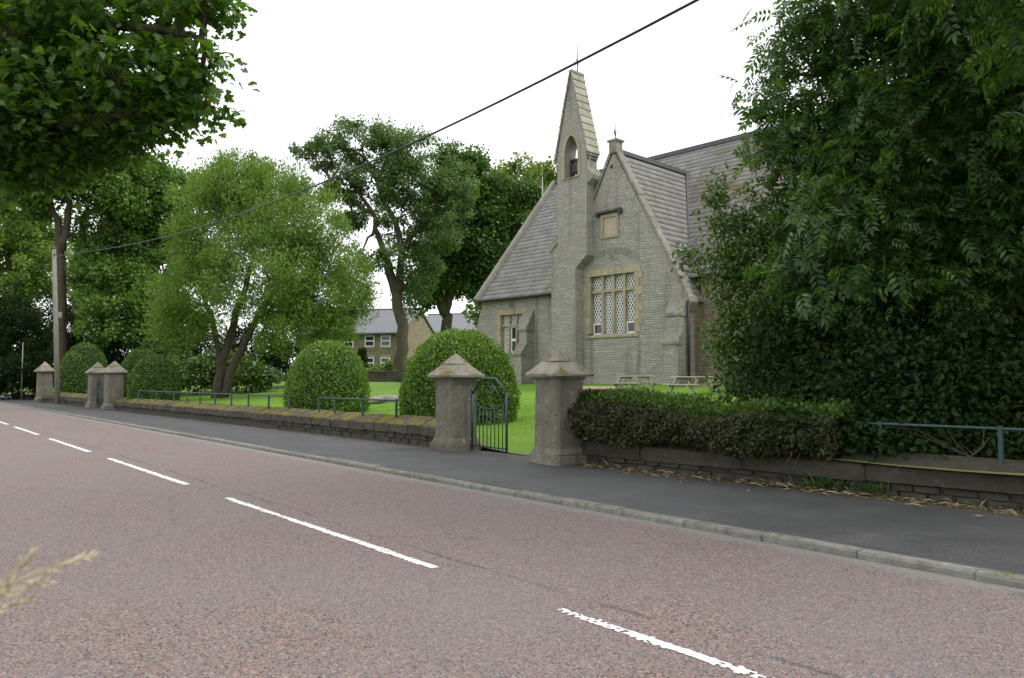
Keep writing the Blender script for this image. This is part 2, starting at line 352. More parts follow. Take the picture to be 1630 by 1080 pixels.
def T_simple(wd=.28): return np.array([(0, 0, 0), (.5, -wd, .07), (1, 0, -.08), (.5, wd, .07)], float), np.array([(0, 1, 2), (0, 2, 3)])
def T_maple():
    half = [(.02, .14), (-.14, .30), (.06, .33), (.14, .56), (.27, .42), (.36, .40), (.44, .22), (.56, .42), (.66, .33), (.70, .18), (.84, .15)]
    out = [(0, 0)] + [(x, -y) for x, y in half] + [(1.0, 0)] + [(x, y) for x, y in reversed(half)]
    vs = [(.36, 0, .0)] + [(x, y, -.22 * abs(y) - .12 * (x - .36) ** 2) for x, y in out]; n = len(out)
    return np.array(vs, float), np.array([(0, 1 + i, 1 + (i + 1) % n) for i in range(n)])
def T_pinnate(pairs=4):
    vs = []; fs = []
    def leaflet(p, ang, L):
        b = len(vs); d = (math.cos(ang), math.sin(ang)); s = (-d[1], d[0])
        for a, w_ in ((0, 0), (.45, -.22), (1, 0), (.45, .22)):
            x = p[0] + L * (a * d[0] + w_ * s[0]); y = p[1] + L * (a * d[1] + w_ * s[1])
            vs.append((x, y, -.30 * x * x - .28 * abs(y) + (.03 if w_ else 0)))
        fs.extend([(b, b + 1, b + 2), (b, b + 2, b + 3)])
    for i in range(pairs):
        x = .22 + .6 * i / (pairs - 1)
        for sg in (-1, 1): leaflet((x, 0), sg * R(58), .36 - .03 * abs(i - 1.2))
    leaflet((.82, 0), 0, .36)
    b = len(vs); vs += [(0, -.008, 0), (0, .008, 0), (.85, 0, -.22)]; fs.append((b, b + 1, b + 2))
    return np.array(vs, float), np.array(fs)
T_LEAF = T_simple(.3); T_NARROW = T_simple(.17); T_ROUND = T_simple(.42); T_MAPLE = T_maple(); T_ASH = T_pinnate(4)

def leaf_mesh(name, pos, axis, nrm, size, tmpl, m, parent, origin=(0, 0, 0)):
    T, Fc = tmpl; n = len(pos); k = len(T)
    axis = nrmz(axis); side = nrmz(np.cross(nrm, axis)); nrm = np.cross(axis, side)
    s = np.asarray(size).reshape(-1, 1, 1)
    V = (pos - np.asarray(origin))[:, None, :] + s * (T[None, :, 0:1] * axis[:, None, :] + T[None, :, 1:2] * side[:, None, :] + T[None, :, 2:3] * nrm[:, None, :])
    FF = (Fc[None, :, :] + (np.arange(n) * k)[:, None, None]).reshape(-1, 3)
    return link(name, np_mesh(name, V.reshape(-1, 3), FF), m, parent)

def tree(name, label, base, stems, blobs, leafmat, barkmat, nclump, nleaf, lsize, tmpl=T_LEAF, crad=.7, seed=1, group=None,
         flat=.75, droop=.25, shell=.45, twig=.02, cat='tree', upb=.7, limb=.07, updir=None):
    rg = np.random.default_rng(seed); base = np.asarray(base, float)
    root = thing(name, label, cat, base, group=group)
    mb = MB(); nodes = []
    for pts, rads in stems:
        P = [np.asarray(p, float) for p in pts]
        Q = []; Rr = []
        for i in range(len(P) - 1):
            for t in np.linspace(0, 1, 4, endpoint=False):
                Q.append(P[i] * (1 - t) + P[i + 1] * t + rg.normal(0, .25 * rads[i], 3) * (1 if 0 < t else 0)); Rr.append(rads[i] * (1 - t) + rads[i + 1] * t)
        Q.append(P[-1]); Rr.append(rads[-1])
        mb.tube([q - base for q in Q], Rr, 9)
        for q in Q[len(Q) // 3:]: nodes.append(q)
    if not nodes: nodes.append(base + (0, 0, 2))
    vol = np.array([b[1][0] * b[1][1] * b[1][2] for b in blobs]) ** (2 / 3); share = vol / vol.sum()
    LP = []; LN = []; LA = []
    for (c, r), sh in zip(blobs, share):
        c = np.asarray(c, float); r = np.asarray(r, float)
        nn = np.array(nodes); a = nn[np.argmin(np.linalg.norm((nn - c) * (1, 1, .6), axis=1))]
        L = np.linalg.norm(c - a); sub = [a]
        if L > .3:
            for t in (.25, .5, .75, 1.0): sub.append(a * (1 - t) + c * t + np.array([0, 0, .12 * L * math.sin(PI * t)]) + rg.normal(0, .04 * L, 3))
            mb.tube([q - base for q in sub], [limb * 1.0, limb * .85, limb * .7, limb * .55, limb * .35], 6)
        sub = np.array(sub); k = max(4, int(round(nclump * sh)))
        d = nrmz(rg.normal(0, 1, (k, 3))); rad = rg.uniform(shell ** 3, 1, k) ** (1 / 3)
        cc = c + d * rad[:, None] * r
        order = np.argsort(np.linalg.norm(cc[:, None, :] - sub[None], axis=2).min(1)); cc = cc[order]; d = d[order]
        net = list(sub); depth_ = [0] * len(net)
        for q in cc:
            arr = np.array(net); j = int(np.argmin(np.linalg.norm(arr - q, axis=1) + .15 * np.array(depth_) * twig)); s = arr[j]; Lq = np.linalg.norm(q - s)
            mid = (s + q) / 2 + rg.normal(0, .10, 3) * Lq + (0, 0, .08 * Lq); g = depth_[j]; r0 = twig * (1.7 * .72 ** g)
            mb.tube([s - base, mid - base, q - base], [r0, r0 * .75, r0 * .45], 4)
            net += [mid, q]; depth_ += [g + 1, g + 1]
        per = max(10, int(nleaf * sh / k))
        cr = crad * rg.uniform(.6, 1.35, k)
        off = rg.normal(0, .5, (k, per, 3)) * cr[:, None, None] * np.array([1, 1, flat])
        nl_ = np.linalg.norm(off, axis=-1, keepdims=True) / cr[:, None, None]; off = off * np.minimum(1, .95 / np.maximum(nl_, 1e-6))
        pos = cc[:, None, :] + off
        out = nrmz(off + d[:, None, :] * .4 * cr[:, None, None])
        LP.append(pos.reshape(-1, 3)); LN.append((out * .55 + np.array([0, 0, upb]) + rg.normal(0, .45, pos.shape)).reshape(-1, 3))
        ax = out * .8 + rg.normal(0, .7, pos.shape) - np.array([0, 0, droop])
        if updir is not None: ax = ax + np.array(updir)
        LA.append(ax.reshape(-1, 3))
    mb.build('trunk', barkmat, root, True)
    pos = np.concatenate(LP); n = len(pos)
    cr_ = leaf_mesh('crown', pos, np.concatenate(LA), np.concatenate(LN), lsize * rg.uniform(.5, 1.3, n), tmpl, leafmat, root, base)
    return root

# ================================================================== THE SETTING
def sheet(name, x0, x1, y0, y1, z, m, nx=1, ny=1, zf=None):
    xs = np.linspace(x0, x1, nx + 1); ys = np.linspace(y0, y1, ny + 1); X, Y = np.meshgrid(xs, ys)
    Z = np.full_like(X, z) if zf is None else zf(X, Y)
    i = np.arange((nx + 1) * (ny + 1)).reshape(ny + 1, nx + 1)
    Fc = np.stack([i[:-1, :-1], i[:-1, 1:], i[1:, 1:], i[1:, :-1]], -1).reshape(-1, 4)
    o = link(name, np_mesh(name, np.stack([X, Y, Z], -1).reshape(-1, 3), Fc), m); return tag(o, kind='structure')
sheet('ground', -700, 500, -300, 900, -.30, M['ground'])
road = sheet('road', -130, 14, .05, 6.46, 0.0, M['road'])
sheet('pavement', -130, 14, 6.6, 10.6, 0, M['pave'], 140, 6, lambda X, Y: .064 - .004 * (Y - 6.6) + .004 * np.sin(X * 1.3) * np.sin(Y * 2.1))
sheet('verge', -130, 14, -14, .05, 0, M['ground'], 60, 10, lambda X, Y: .03 + .03 * np.sin(X * 2.1) * np.sin(Y * 1.7))
lawn = sheet('lawn', -120, 45, 9.75, 110, 0, M['lawn'], 220, 130, lambda X, Y: lawn_z(X, Y) + .012 * np.sin(X * 1.9) * np.sin(Y * 1.4))

# kerb stones
kerb = tag(thing('kerb', None, None), kind='structure')
kv = []
for i in range(4):
    mb = MB(); L = .907; rr = random.Random(i)
    prof = [(0, -.12), (0, .09), (.018, .115), (.14, .12), (.14, -.12)]
    j = [rr.uniform(-.006, .006) for _ in range(8)]
    mb.yz([(y + j[q], z - .048 + (j[q] if z > 0 else 0)) for q, (y, z) in enumerate(prof)], 0, L); kv.append(mb.mesh('kerb_stone'))
for me in kv: me.materials.append(M['kerb'])
for k in range(112):
    o = link('kerb_stone', kv[random.randrange(4)], None, kerb); o.location = (-92 + k * .914, 6.46 + random.uniform(-.006, .006), random.uniform(-.008, .004)); o.rotation_euler = (0, 0, random.uniform(-.003, .003))

# centre line, worn thermoplastic
def dash(x0, x1, seed, wear):
    rg = np.random.default_rng(seed); nx = int((x1 - x0) / .03); ny = 6; W = .11
    xs = np.linspace(x0, x1, nx + 1); mb = MB()
    hole = rg.random((nx + 8, ny)); hole = (hole[:-8] + hole[2:-6] + hole[4:-4] + hole[6:-2]) / 4; hole = (hole - .5) * 1.7 + .5; hole = hole[:nx]; low = np.convolve(rg.random(nx + 12), np.ones(12) / 12, 'same')[:nx]
    edge = np.array([.55, .12, .03, .03, .12, .55])
    keep = hole > edge[None, :] * wear * 1.5 + (low[:, None] < .40) * .35 * wear
    ids = {}
    def vid(i, j):
        if (i, j) not in ids:
            ids[(i, j)] = len(mb.v); mb.v.append((xs[min(i, nx)] + rg.uniform(-.008, .008), 3.52 - W / 2 + W * j / ny + rg.uniform(-.006, .006), .0045))
        return ids[(i, j)]
    for i in range(nx):
        for j in range(ny):
            if keep[i, j]: mb.f.append((vid(i, j), vid(i + 1, j), vid(i + 1, j + 1), vid(i, j + 1)))
    o = mb.build('centre_line_dash', M['paint'], road)
for q, (a, b, wr) in enumerate([(-3.85, .9, 1.0), (-10.13, -5.31, .8), (-16.63, -11.75, .5), (-23.2, -18.4, .4), (-29.8, -25.1, .3), (-36.4, -31.6, .3), (-43, -38.2, .3)]):
    dash(a, b, q, wr)

# ================================================================== BOUNDARY WALLS, PILLARS, RAILS
sv = []
for i in range(8):
    rr = random.Random(50 + i); mb = MB(); mb.cham(-.5, .5, -.5, .5, -.5, .5, .09)
    mb.v = [(x + rr.uniform(-.045, .045), y + rr.uniform(-.06, .06), z + rr.uniform(-.05, .05)) for x, y, z in mb.v]
    me = mb.mesh('wall_stone'); me.materials.append(M['wallstone']); sv.append(me)
def boundary_wall(label, x0, x1, zs, zc, zt, cope_len, cm, stones=True, stone_from=-24):
    root = thing('boundary_wall', label, 'wall', (x0, float(wall_y(x0)), 0))
    bx, by = root.location.x, root.location.y
    core = MB(); n = max(2, int((x1 - x0) / 1.2)); xs = np.linspace(x0, x1, n + 1)
    for a, b in zip(xs[:-1], xs[1:]):
        ya, yb = wall_y(a), wall_y(b)
        core.add([(a - bx, ya - by + .07, -.1), (b - bx, yb - by + .07, -.1), (b - bx, yb - by + .36, -.1), (a - bx, ya - by + .36, -.1), (a - bx, ya - by + .07, zs + .04), (b - bx, yb - by + .07, zs + .04), (b - bx, yb - by + .36, zs + .04), (a - bx, ya - by + .36, zs + .04)],
                 [(4, 5, 6, 7), (0, 1, 5, 4), (2, 3, 7, 6)])
    core.build('wall_core', M['wallstone'], root)
    if stones:
        for row in range(2):
            h = (zs - .04) / 2; x = max(x0, stone_from) + random.uniform(0, .2) * row
            while x < x1 - .1:
                L = min(random.uniform(.22, .55), x1 - x); o = link('wall_stone', random.choice(sv), None, root)
                xm = x + L / 2; o.location = (xm - bx, float(wall_y(xm)) - by + .13 + random.uniform(-.02, .02), .04 + h * (row + .5)); o.scale = (L * .97, .22, h * .95)
                x += L
    cv = []
    for i in range(5):
        rr = random.Random(i + 11); mb = MB()
        prof = [(-.04, zs), (-.045, zc - .02), (-.02, zc), (.34, zt), (.40, zt - .01), (.40, zs)]
        L = 1.0; vs = []
        for x in (0, .03, .97, 1.0):
            for q, (y, z) in enumerate(prof):
                inn = .014 if x in (0, 1.0) else 0
                vs.append((x, y + rr.uniform(-.012, .012) + (inn if y < 0 else -inn), z + rr.uniform(-.014, .014) - (inn if z > zs else 0)))
        m = len(prof); fs = [tuple(range(m)), tuple(range(4 * m - 1, 3 * m - 1, -1))]
        for a in range(3):
            for q in range(m): fs.append((a * m + q, (a + 1) * m + q, (a + 1) * m + (q + 1) % m, a * m + (q + 1) % m))
        mb.add(vs, [f[::-1] for f in fs]); me = mb.mesh('coping_stone'); me.materials.append(cm); cv.append(me)
    x = x0
    while x < x1 - .05:
        L = min(cope_len * random.uniform(.75, 1.25), x1 - x)
        if x1 - x - L < .2: L = x1 - x
        o = link('coping_stone', random.choice(cv), None, root); o.location = (x - bx, float(wall_y(x)) - by + random.uniform(-.012, .012), random.uniform(-.012, .012)); o.scale = (L - .012, 1, 1)
        o.rotation_euler = (0, 0, math.atan2(float(wall_y(x + L) - wall_y(x)), L)); x += L
    return root
boundary_wall('long low stone wall with yellow mossy coping between the two gateways', float(atY(182, 600, 9.1)[0]) + .3, -13.75, .29, .50, .67, .62, M['coping'])
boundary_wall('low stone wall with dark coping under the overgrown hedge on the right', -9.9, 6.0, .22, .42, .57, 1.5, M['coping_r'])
boundary_wall('short far stretch of mossy stone wall behind the wooden pole', -62, float(atY(155, 600, 9.05)[0]) - .35, .30, .55, .74, .7, M['coping'], False)

def pillar(X, Y, label, s=1.0, group=None, zb=.03):
    r = thing('gate_pillar', label, 'pillar', (X, Y, zb), group=group); rr = random.Random(int(abs(X) * 10))
    mb = MB(); a = .39; mb.cham(-a, a, -a, a, 0, .20, .03); mb.v = [(x + rr.uniform(-.015, .015), y + rr.uniform(-.015, .015), z + rr.uniform(-.01, .01)) for x, y, z in mb.v]
    mb.build('plinth', M['pillar'], r)
    mb = MB()
    for z0, z1, b0, b1 in ((.20, .30, .375, .335), (.30, 1.49, .325, .315), (1.49, 1.53, .345, .36)):
        c = .045
        def ring(b, z): return [(-b + c, -b, z), (b - c, -b, z), (b, -b + c, z), (b, b - c, z), (b - c, b, z), (-b + c, b, z), (-b, b - c, z), (-b, -b + c, z)]
        vs = ring(b0, z0) + ring(b1, z1)
        mb.add(vs, [tuple(range(7, -1, -1)), tuple(range(8, 16))] + [(i, (i + 1) % 8, 8 + (i + 1) % 8, 8 + i) for i in range(8)])
    mb.v = [(x + rr.uniform(-.006, .006), y + rr.uniform(-.006, .006), z) for x, y, z in mb.v]
    mb.build('shaft', M['pillar'], r)
    cap = bpy.data.objects.new('cap', None); C.objects.link(cap); cap.parent = r
    for nm, z0, z1, b0, b1 in (('cap_lower_course', 1.535, 1.80, .43, .205), ('cap_upper_course', 1.806, 2.03, .212, .012)):
        mb = MB(); e = .045 if b0 > .3 else .008
        def sq(b, z): return [(-b, -b, z), (b, -b, z), (b, b, z), (-b, b, z)]
        vs = sq(b0, z0) + sq(b0 + .004, z0 + e) + sq(b1, z1)
        mb.add(vs, [(3, 2, 1, 0), (8, 9, 10, 11)] + [(k * 4 + i, k * 4 + (i + 1) % 4, k * 4 + 4 + (i + 1) % 4, k * 4 + 4 + i) for k in range(2) for i in range(4)])
        mb.v = [(x + rr.uniform(-.01, .01), y + rr.uniform(-.01, .01), z + rr.uniform(-.006, .006)) for x, y, z in mb.v]
        mb.build(nm, M['cap'], cap)
    r.scale = (s, s, s); return r
pillar(-13.4, 9.38, 'stone gate pillar with iron gate hung on it, in front of large clipped dome')
pillar(-10.2, 9.36, 'stone gate pillar at the end of the straggly hedge, right of the iron gate')
pillar(float(atY(155, 600, 9.05)[0]), 9.05, 'far stone gate pillar on the left of its narrow closed gate', 1.2)
pillar(float(atY(182, 600, 9.1)[0]), 9.1, 'far stone gate pillar touching the low mossy wall beside paired clipped domes', 1.2)
pillar(-61.5, 8.9, 'farthest stone pillar with browned cap, left of the wooden pole', 1.35)

# iron gate leaf
def gate(X, Y, rz, label, wdt=1.2, s=1.0):
    r = thing('iron_gate', label, 'gate', (X, Y, .10), rz)
    MB().tube([(0, 0, 0), (0, 0, 1.17)], .028, 8).lathe([(.0, 1.23), (.035, 1.2), (.035, 1.17), (.0, 1.15)], n=8).build('hinge_post', M['teal'], r, True)
    MB().tube([(wdt, 0, 0), (wdt, 0, 1.17)], .026, 8).build('latch_post', M['teal'], r, True)
    o = [(0, 0, 1.13), (.28 * wdt, 0, 1.44), (.70 * wdt, 0, 1.44), (wdt, 0, 1.16)]
    MB().tube(o, .022, 8).build('top_frame', M['teal'], r, True)
    i = [(.30 * wdt, 0, 1.06), (.40 * wdt, 0, 1.28), (.62 * wdt, 0, 1.28), (.84 * wdt, 0, 1.08)]
    MB().tube(i, .015, 6).build('inner_frame', M['teal'], r, True)
    MB().tube([(.06 * wdt, 0, 1.02), (.26 * wdt, 0, .84), (.72 * wdt, 0, .84), (.98 * wdt, 0, 1.0)], .017, 6).build('middle_rail', M['teal'], r, True)
    MB().bar((.02, 0, .08), (wdt - .02, 0, .08), .03, .03).build('bottom_rail', M['teal'], r)
    scr = [(.52 * wdt + .12 * math.sin(t) * (1 if t < 3 else .7), 0, 1.27 - .38 * t / 5) for t in np.linspace(0, 5, 14)]
    MB().tube(scr, .011, 5).build('scroll', M['teal'], r, True)
    for k in range(1, 9):
        x = wdt * k / 9; top = .84 if 2 < k < 7 else .90
        MB().tube([(x, 0, .02), (x, 0, top)], .011, 6).build('upright_bar', M['teal'], r, True)
    r.scale = (s, 1, s); return r
gate(-12.98, 9.5, -.05, 'teal painted iron gate with angled top between the two near pillars')
gate(float(atY(155, 600, 9.05)[0]) + .42, 8.98, .04, 'narrow dark iron gate closed between the two far pillars', 1.25, 1.05)

def railing(label, xs, zt, z0f, dy=.22):
    r = thing('railing', label, 'railing', (xs[0], float(wall_y(xs[0])) + dy, 0)); bx, by = r.location.x, r.location.y
    P = [(x - bx, float(wall_y(x)) + dy - by) for x in xs]
    for x, y in P:
        MB().bar((x, y, z0f), (x, y, zt + .035), .045, .045).build('post', M['teal'], r)
    MB().tube([(x, y, zt) for x, y in P], .02, 7).build('rail', M['teal'], r, True)
    MB().tube([(x, y, (zt + z0f) / 2 - .1) for x, y in P[:1]] + [(P[0][0] + .02, P[0][1], (zt + z0f) / 2 - .1)], .012, 5).build('bracket', M['teal'], r, True)
railing('low teal railing on the mossy wall in front of the leaning willow', [float(atY(x, 640, 9.55)[0]) for x in (228, 256, 282, 303, 322, 345, 370, 396, 427, 458)], 1.03, .58)
railing('short teal railing on the mossy wall between two near clipped domes', [float(atY(x, 640, 9.7)[0]) for x in (512, 537, 580, 632)], 1.02, .6)
railing('teal railing in dark undergrowth on the right hand wall', [float(atY(x, 690, 10.1)[0]) for x in (1365, 1403, 1590)] + [-1.2, .8, 2.8], .94, .5)

# ================================================================== OLD STONE SCHOOL WITH BELL TOWER  (local: x along the front, y into depth)
CH = at(975, 606, 32.0); CH[2] = 0
church = thing('stone_church', 'grey stone church-like building with bell tower, steep slate roofs and lattice windows', 'church', (CH[0], CH[1], 0), R(4.85))
def part(name, parent=church):
    e = bpy.data.objects.new(name, None); C.objects.link(e); e.parent = parent; e.empty_display_size = .1; return e
GA, GE, GW = 11.0, 4.72, 3.45; GC = .15                       # gable apex, eave, half width, centre
def gtop(x): return GA - abs(x - GC) * (GA - GE) / GW
Z0 = .9
mb = MB()
wl, wr_, wb, wt = -1.27, 1.25, 3.30, 6.0
mb.xz([(GC - GW, Z0), (wl, Z0), (wl, gtop(wl)), (GC - GW, GE)], 0, .5)
mb.xz([(wr_, Z0), (GC + GW, Z0), (GC + GW, GE), (wr_, gtop(wr_))], 0, .5)
mb.xz([(wl, Z0), (wr_, Z0), (wr_, wb), (wl, wb)], 0, .5)
mb.xz([(wl, wt), (wr_, wt), (wr_, gtop(wr_)), (GC, GA), (wl, gtop(wl))], 0, .5)
mb.build('gable_wall', M['rubble'], church)
for xa in (GC + GW - .5, GC - GW): MB().box(xa, xa + .5, .5, 6.2, Z0, GE).build('wing_side_wall', M['rubble_brown'], church)
NF, NE, NR, NZ = 1.0, 5.62, 6.5, 12.5                         # nave front plane, eave height, ridge depth, ridge height
NL, NRt = -9.15, 24.0
lw = (-7.90, -6.12, 2.75, 4.82)
mb = MB()
mb.xz([(NL, Z0), (lw[0], Z0), (lw[0], NE), (NL, NE)], NF, NF + .5)
mb.xz([(lw[1], Z0), (GC - GW, Z0), (GC - GW, NE), (lw[1], NE)], NF, NF + .5)
mb.xz([(lw[0], Z0), (lw[1], Z0), (lw[1], lw[2]), (lw[0], lw[2])], NF, NF + .5)
mb.xz([(lw[0], lw[3]), (lw[1], lw[3]), (lw[1], NE), (lw[0], NE)], NF, NF + .5)
mb.build('nave_front_wall', M['rubble'], church)
MB().xz([(GC + GW, Z0), (NRt, Z0), (NRt, NE), (GC + GW, NE)], NF, NF + .5).build('nave_side_wall', M['rubble_brown'], church)
MB().yz([(NF + .5, Z0), (12, Z0), (12, NE), (NR, NZ - .15), (NF + .5, NE + .4)], NL, NL + .5).yz([(NF + .5, Z0), (12, Z0), (12, NE), (NR, NZ - .15), (NF + .5, NE + .4)], NRt - .5, NRt).box(NL + .5, NRt - .5, 11.6, 12, Z0, NE).build('nave_end_wall', M['rubble'], church)

def slates(o0, du, dv, nrm, rows, urange, exp, wd, seed):
    """courses of slates: o0 eave origin, du along, dv up the slope (unit vectors)"""
    rg = np.random.default_rng(seed); V = []; o0 = np.array(o0); du = np.array(du); dv = np.array(dv); nrm = np.array(nrm)
    for r_ in range(rows):
        a, b = urange(r_ * exp); x = a - rg.uniform(0, wd)
        while x < b:
            w_ = wd * rg.uniform(.8, 1.2); xa, xb = max(x, a), min(x + w_ - .006, b)
            if xb - xa > .03:
                l = rg.uniform(-.010, .010); h0 = .03 + rg.uniform(-.004, .008)
                p = [o0 + du * s + dv * (r_ * exp + t) + nrm * h for s, t, h in ((xa, l, h0), (xb, l, h0), (xb, exp * 1.12, .008), (xa, exp * 1.12, .008), (xa, l, h0 - .022), (xb, l, h0 - .022))]
                V.append(p)
            x += w_
    V = np.array(V); n = len(V); b = (np.arange(n) * 6)[:, None]
    Fc = np.concatenate([b + np.array([0, 1, 2, 3]), b + np.array([4, 5, 1, 0])])
    return V.reshape(-1, 3), Fc
ns = math.hypot(NR - (NF - .25), NZ - NE + .12); ndv = np.array([0, (NR - NF + .25) / ns, (NZ - NE + .12) / ns]); nn_ = np.array([0, -ndv[2], ndv[1]])
ze = NE - .12
nroof = part('nave_roof')
MB().add([(NL - .1, NF - .25, ze), (NRt, NF - .25, ze), (NRt, NR, NZ), (NL - .1, NR, NZ), (NL - .1, 13 - NF + .25, ze), (NRt, 13 - NF + .25, ze)], [(0, 1, 2, 3), (3, 2, 5, 4)]).build('roof_deck', M['slate_moss'], nroof)
V, Fc = slates((0, NF - .25, ze), (1, 0, 0), ndv, nn_, int(ns / .30), lambda t: (NL + .12, GC - GW + .4 if t < 2.2 else 1.0), .30, .42, 1)
tag(link('slate', np_mesh('slate', V, Fc), M['slate'], nroof), kind='stuff')
V, Fc = slates((0, NF - .25, ze), (1, 0, 0), ndv, nn_, int(ns / .30), lambda t: (1.0, 16.0), .30, .42, 2)
tag(link('slate', np_mesh('slate', V, Fc), M['slate_moss'], nroof), kind='stuff')
MB().xz([(NL - .1, NZ - .08), (NRt, NZ - .08), (NRt, NZ + .12), (NL - .1, NZ + .12)], NR - .16, NR + .16).build('ridge_capping', M['lead'], nroof)
MB().tube([(NL + .1, NF - .33, ze - .06), (GC - GW - .1, NF - .33, ze - .06)], .07, 8).build('gutter', M['iron'], nroof, True)
# wing roof
ws = math.hypot(GW + .12, GA - GE + .2); wdv = np.array([-(GW + .12) / ws, 0, (GA - GE + .2) / ws]); wn = np.array([wdv[2], 0, -wdv[0]])
wex, wez = GC + GW + .12, GE - .2
wroof = part('wing_roof')
MB().add([(wex, .1, wez), (wex, 6.6, wez), (GC, 6.6, GA), (GC, .1, GA), (GC - GW - .12, .1, wez), (GC - GW - .12, 6.6, wez)], [(0, 1, 2, 3), (3, 2, 5, 4)]).build('roof_deck', M['slate'], wroof)
def vend(t):
    z = wez + t * wdv[2]; return (.22, max(1.2, NF + (z - NE) / (NZ - NE) * (NR - NF)) + .25)
V, Fc = slates((wex, 0, wez), (0, 1, 0), wdv, wn, int(ws / .29), vend, .29, .40, 3)
tag(link('slate', np_mesh('slate', V, Fc), M['slate'], wroof), kind='stuff')
MB().box(GC - .13, GC + .13, .2, 5.5, GA - .05, GA + .12).build('ridge_capping', M['lead'], wroof)
va = [(wex + wn[0] * .05 + wdv[0] * t, max(1.0, NF + (wez + t * wdv[2] - NE) / (NZ - NE) * (NR - NF)) - .02, wez + t * wdv[2] + .06) for t in np.linspace(.6, ws - .1, 8)]
MB().tube(va, .06, 6).build('valley_lead', M['lead'], wroof, True)
# gable coping stones
def coping_run(a, b, y0, y1, th, n, mat_, parent=church, proud=.05):
    a = np.array(a); b = np.array(b); d = (b - a) / n; L = np.linalg.norm(d); t = d / L
    nr = np.array([-t[1], t[0]]) if t[0] > 0 else np.array([t[1], -t[0]])
    if nr[1] < 0: nr = -nr
    for k in range(n):
        p = a + d * k + t * .006; q = a + d * (k + 1) - t * .006; e = random.uniform(-.012, .012)
        poly = [p - nr * .02, q - nr * .02, q + nr * (th + e), p + nr * (th + e)]
        if (poly[1][0] - poly[0][0]) < 0: poly = poly[::-1]
        MB().xz([tuple(z) for z in poly], y0, y1).build('coping_stone', mat_, parent)
coping_run((GC + GW + .12, GE - .2), (GC + .16, GA - .1), -.045, .34, .09, 13, M['dress_grey'])
coping_run((GC - GW - .1, GE - .2), (GC - .16, GA - .1), -.045, .34, .09, 13, M['dress_grey'])
MB().cham(GC - .2, GC + .2, -.1, .36, GA - .1, GA + .42, .03).box(GC - .26, GC + .26, -.14, .4, GA + .40, GA + .48).build('apex_stone', M['dress_grey'], church)
MB().xz([(GC + GW - .15, GE - .62), (GC + GW + .05, GE - .62), (GC + GW + .26, GE - .25), (GC + GW + .2, GE - .05), (GC + GW - .15, GE + .25)], -.1, .4).build('kneeler', M['dress_grey'], church)
# nave left verge coping, laid up the slope
mbk = np.array([NF - .32, ze - .05]); top = np.array([NR, NZ + .02]); d = (top - mbk) / 14
for k in range(14):
    p = mbk + d * (k + .01); q = mbk + d * (k + .99); nr = np.array([-d[1], d[0]]) / np.linalg.norm(d)
    MB().yz([tuple(p), tuple(q), tuple(q + nr * .2), tuple(p + nr * .2)], NL - .15, NL + .10).build('coping_stone', M['dress_grey'], church)
# gable cross vent
MB().box(GC - .20, GC - .02, -.012, .03, 10.33, 10.41).box(GC - .15, GC - .07, -.014, .03, 10.27, 10.47).build('cross_vent', M['iron'], church)

def lattice(parent, x0, x1, z0, z1, y):
    MB().box(x0, x1, y + .03, y + .04, z0, z1).build('glass', M['glass'], parent)
    mb = MB(); pw, ph = .135, .25; sl = ph / pw; w_ = .017; H = z1 - z0; Wd = x1 - x0
    for sg in (1, -1):
        k = -int(H / ph) - 2
        while k * pw < Wd + pw * (H / ph + 2):
            # line: z = sg*sl*(x - k*pw)
            pts = []
            for xx in (0, Wd):
                z = sg * sl * (xx - k * pw)
                if 0 <= z <= H: pts.append((xx, z))
            for zz in (0, H):
                xx = k * pw + zz / (sg * sl)
                if 0 < xx < Wd: pts.append((xx, zz))
            if len(pts) >= 2:
                (xa, za), (xb, zb) = pts[0], pts[-1]
                if math.hypot(xb - xa, zb - za) > .04: mb.bar((x0 + xa, y + .012 + .004 * sg, z0 + za), (x0 + xb, y + .012 + .004 * sg, z0 + zb), w_ * 1.0, .03)
            k += 1
    tag(mb.build('lattice', M['white'], parent), kind='stuff')
def casement(parent, x0, x1, z0, z1, y, mid=False):
    f = .06
    MB().box(x0, x1, y - .03, y + .02, z0, z0 + f).box(x0, x1, y - .03, y + .02, z1 - f, z1).box(x0, x0 + f, y - .03, y + .02, z0 + f, z1 - f).box(x1 - f, x1, y - .03, y + .02, z0 + f, z1 - f).build('casement_frame', M['white'], parent)
    MB().box(x0 + f, x1 - f, y - .01, y, z0 + f, z1 - f).build('casement_pane', M['glass'], parent)
# main window
win = part('main_window')
cols = np.linspace(wl + .12, wr_ - .12, 5); mul = .065; tr = 5.22
for k in range(4):
    a = cols[k] + (mul if k else .02); b = cols[k + 1] - (mul if k < 3 else .02); zb = wb + .12
    if k in (0, 3): casement(win, a, b, zb, zb + .48, .2); zb += .5
    lattice(win, a, b, zb, tr - .055, .2); lattice(win, a, b, tr + .055, wt - .16, .2)
for k in (1, 2, 3): MB().xz([(cols[k] - mul, wb + .1), (cols[k] + mul, wb + .1), (cols[k] + mul, wt - .12), (cols[k] - mul, wt - .12)], .08, .32).build('mullion', M['dress'], win)
for k in range(4): MB().box(cols[k] + (mul + .002 if k else 0), cols[k + 1] - (mul + .002 if k < 3 else 0), .085, .3, tr - .055, tr + .055).build('transom', M['dress'], win)
MB().yz([(-.06, wb - .03), (.3, wb - .03), (.3, wb + .14), (.1, wb + .12), (-.06, wb + .03)], wl - .12, wr_ + .12).build('sill', M['dress'], win)
MB().box(wl - .22, wr_ + .22, -.022, .3, wt - .13, wt + .16).build('lintel', M['dress'], win)
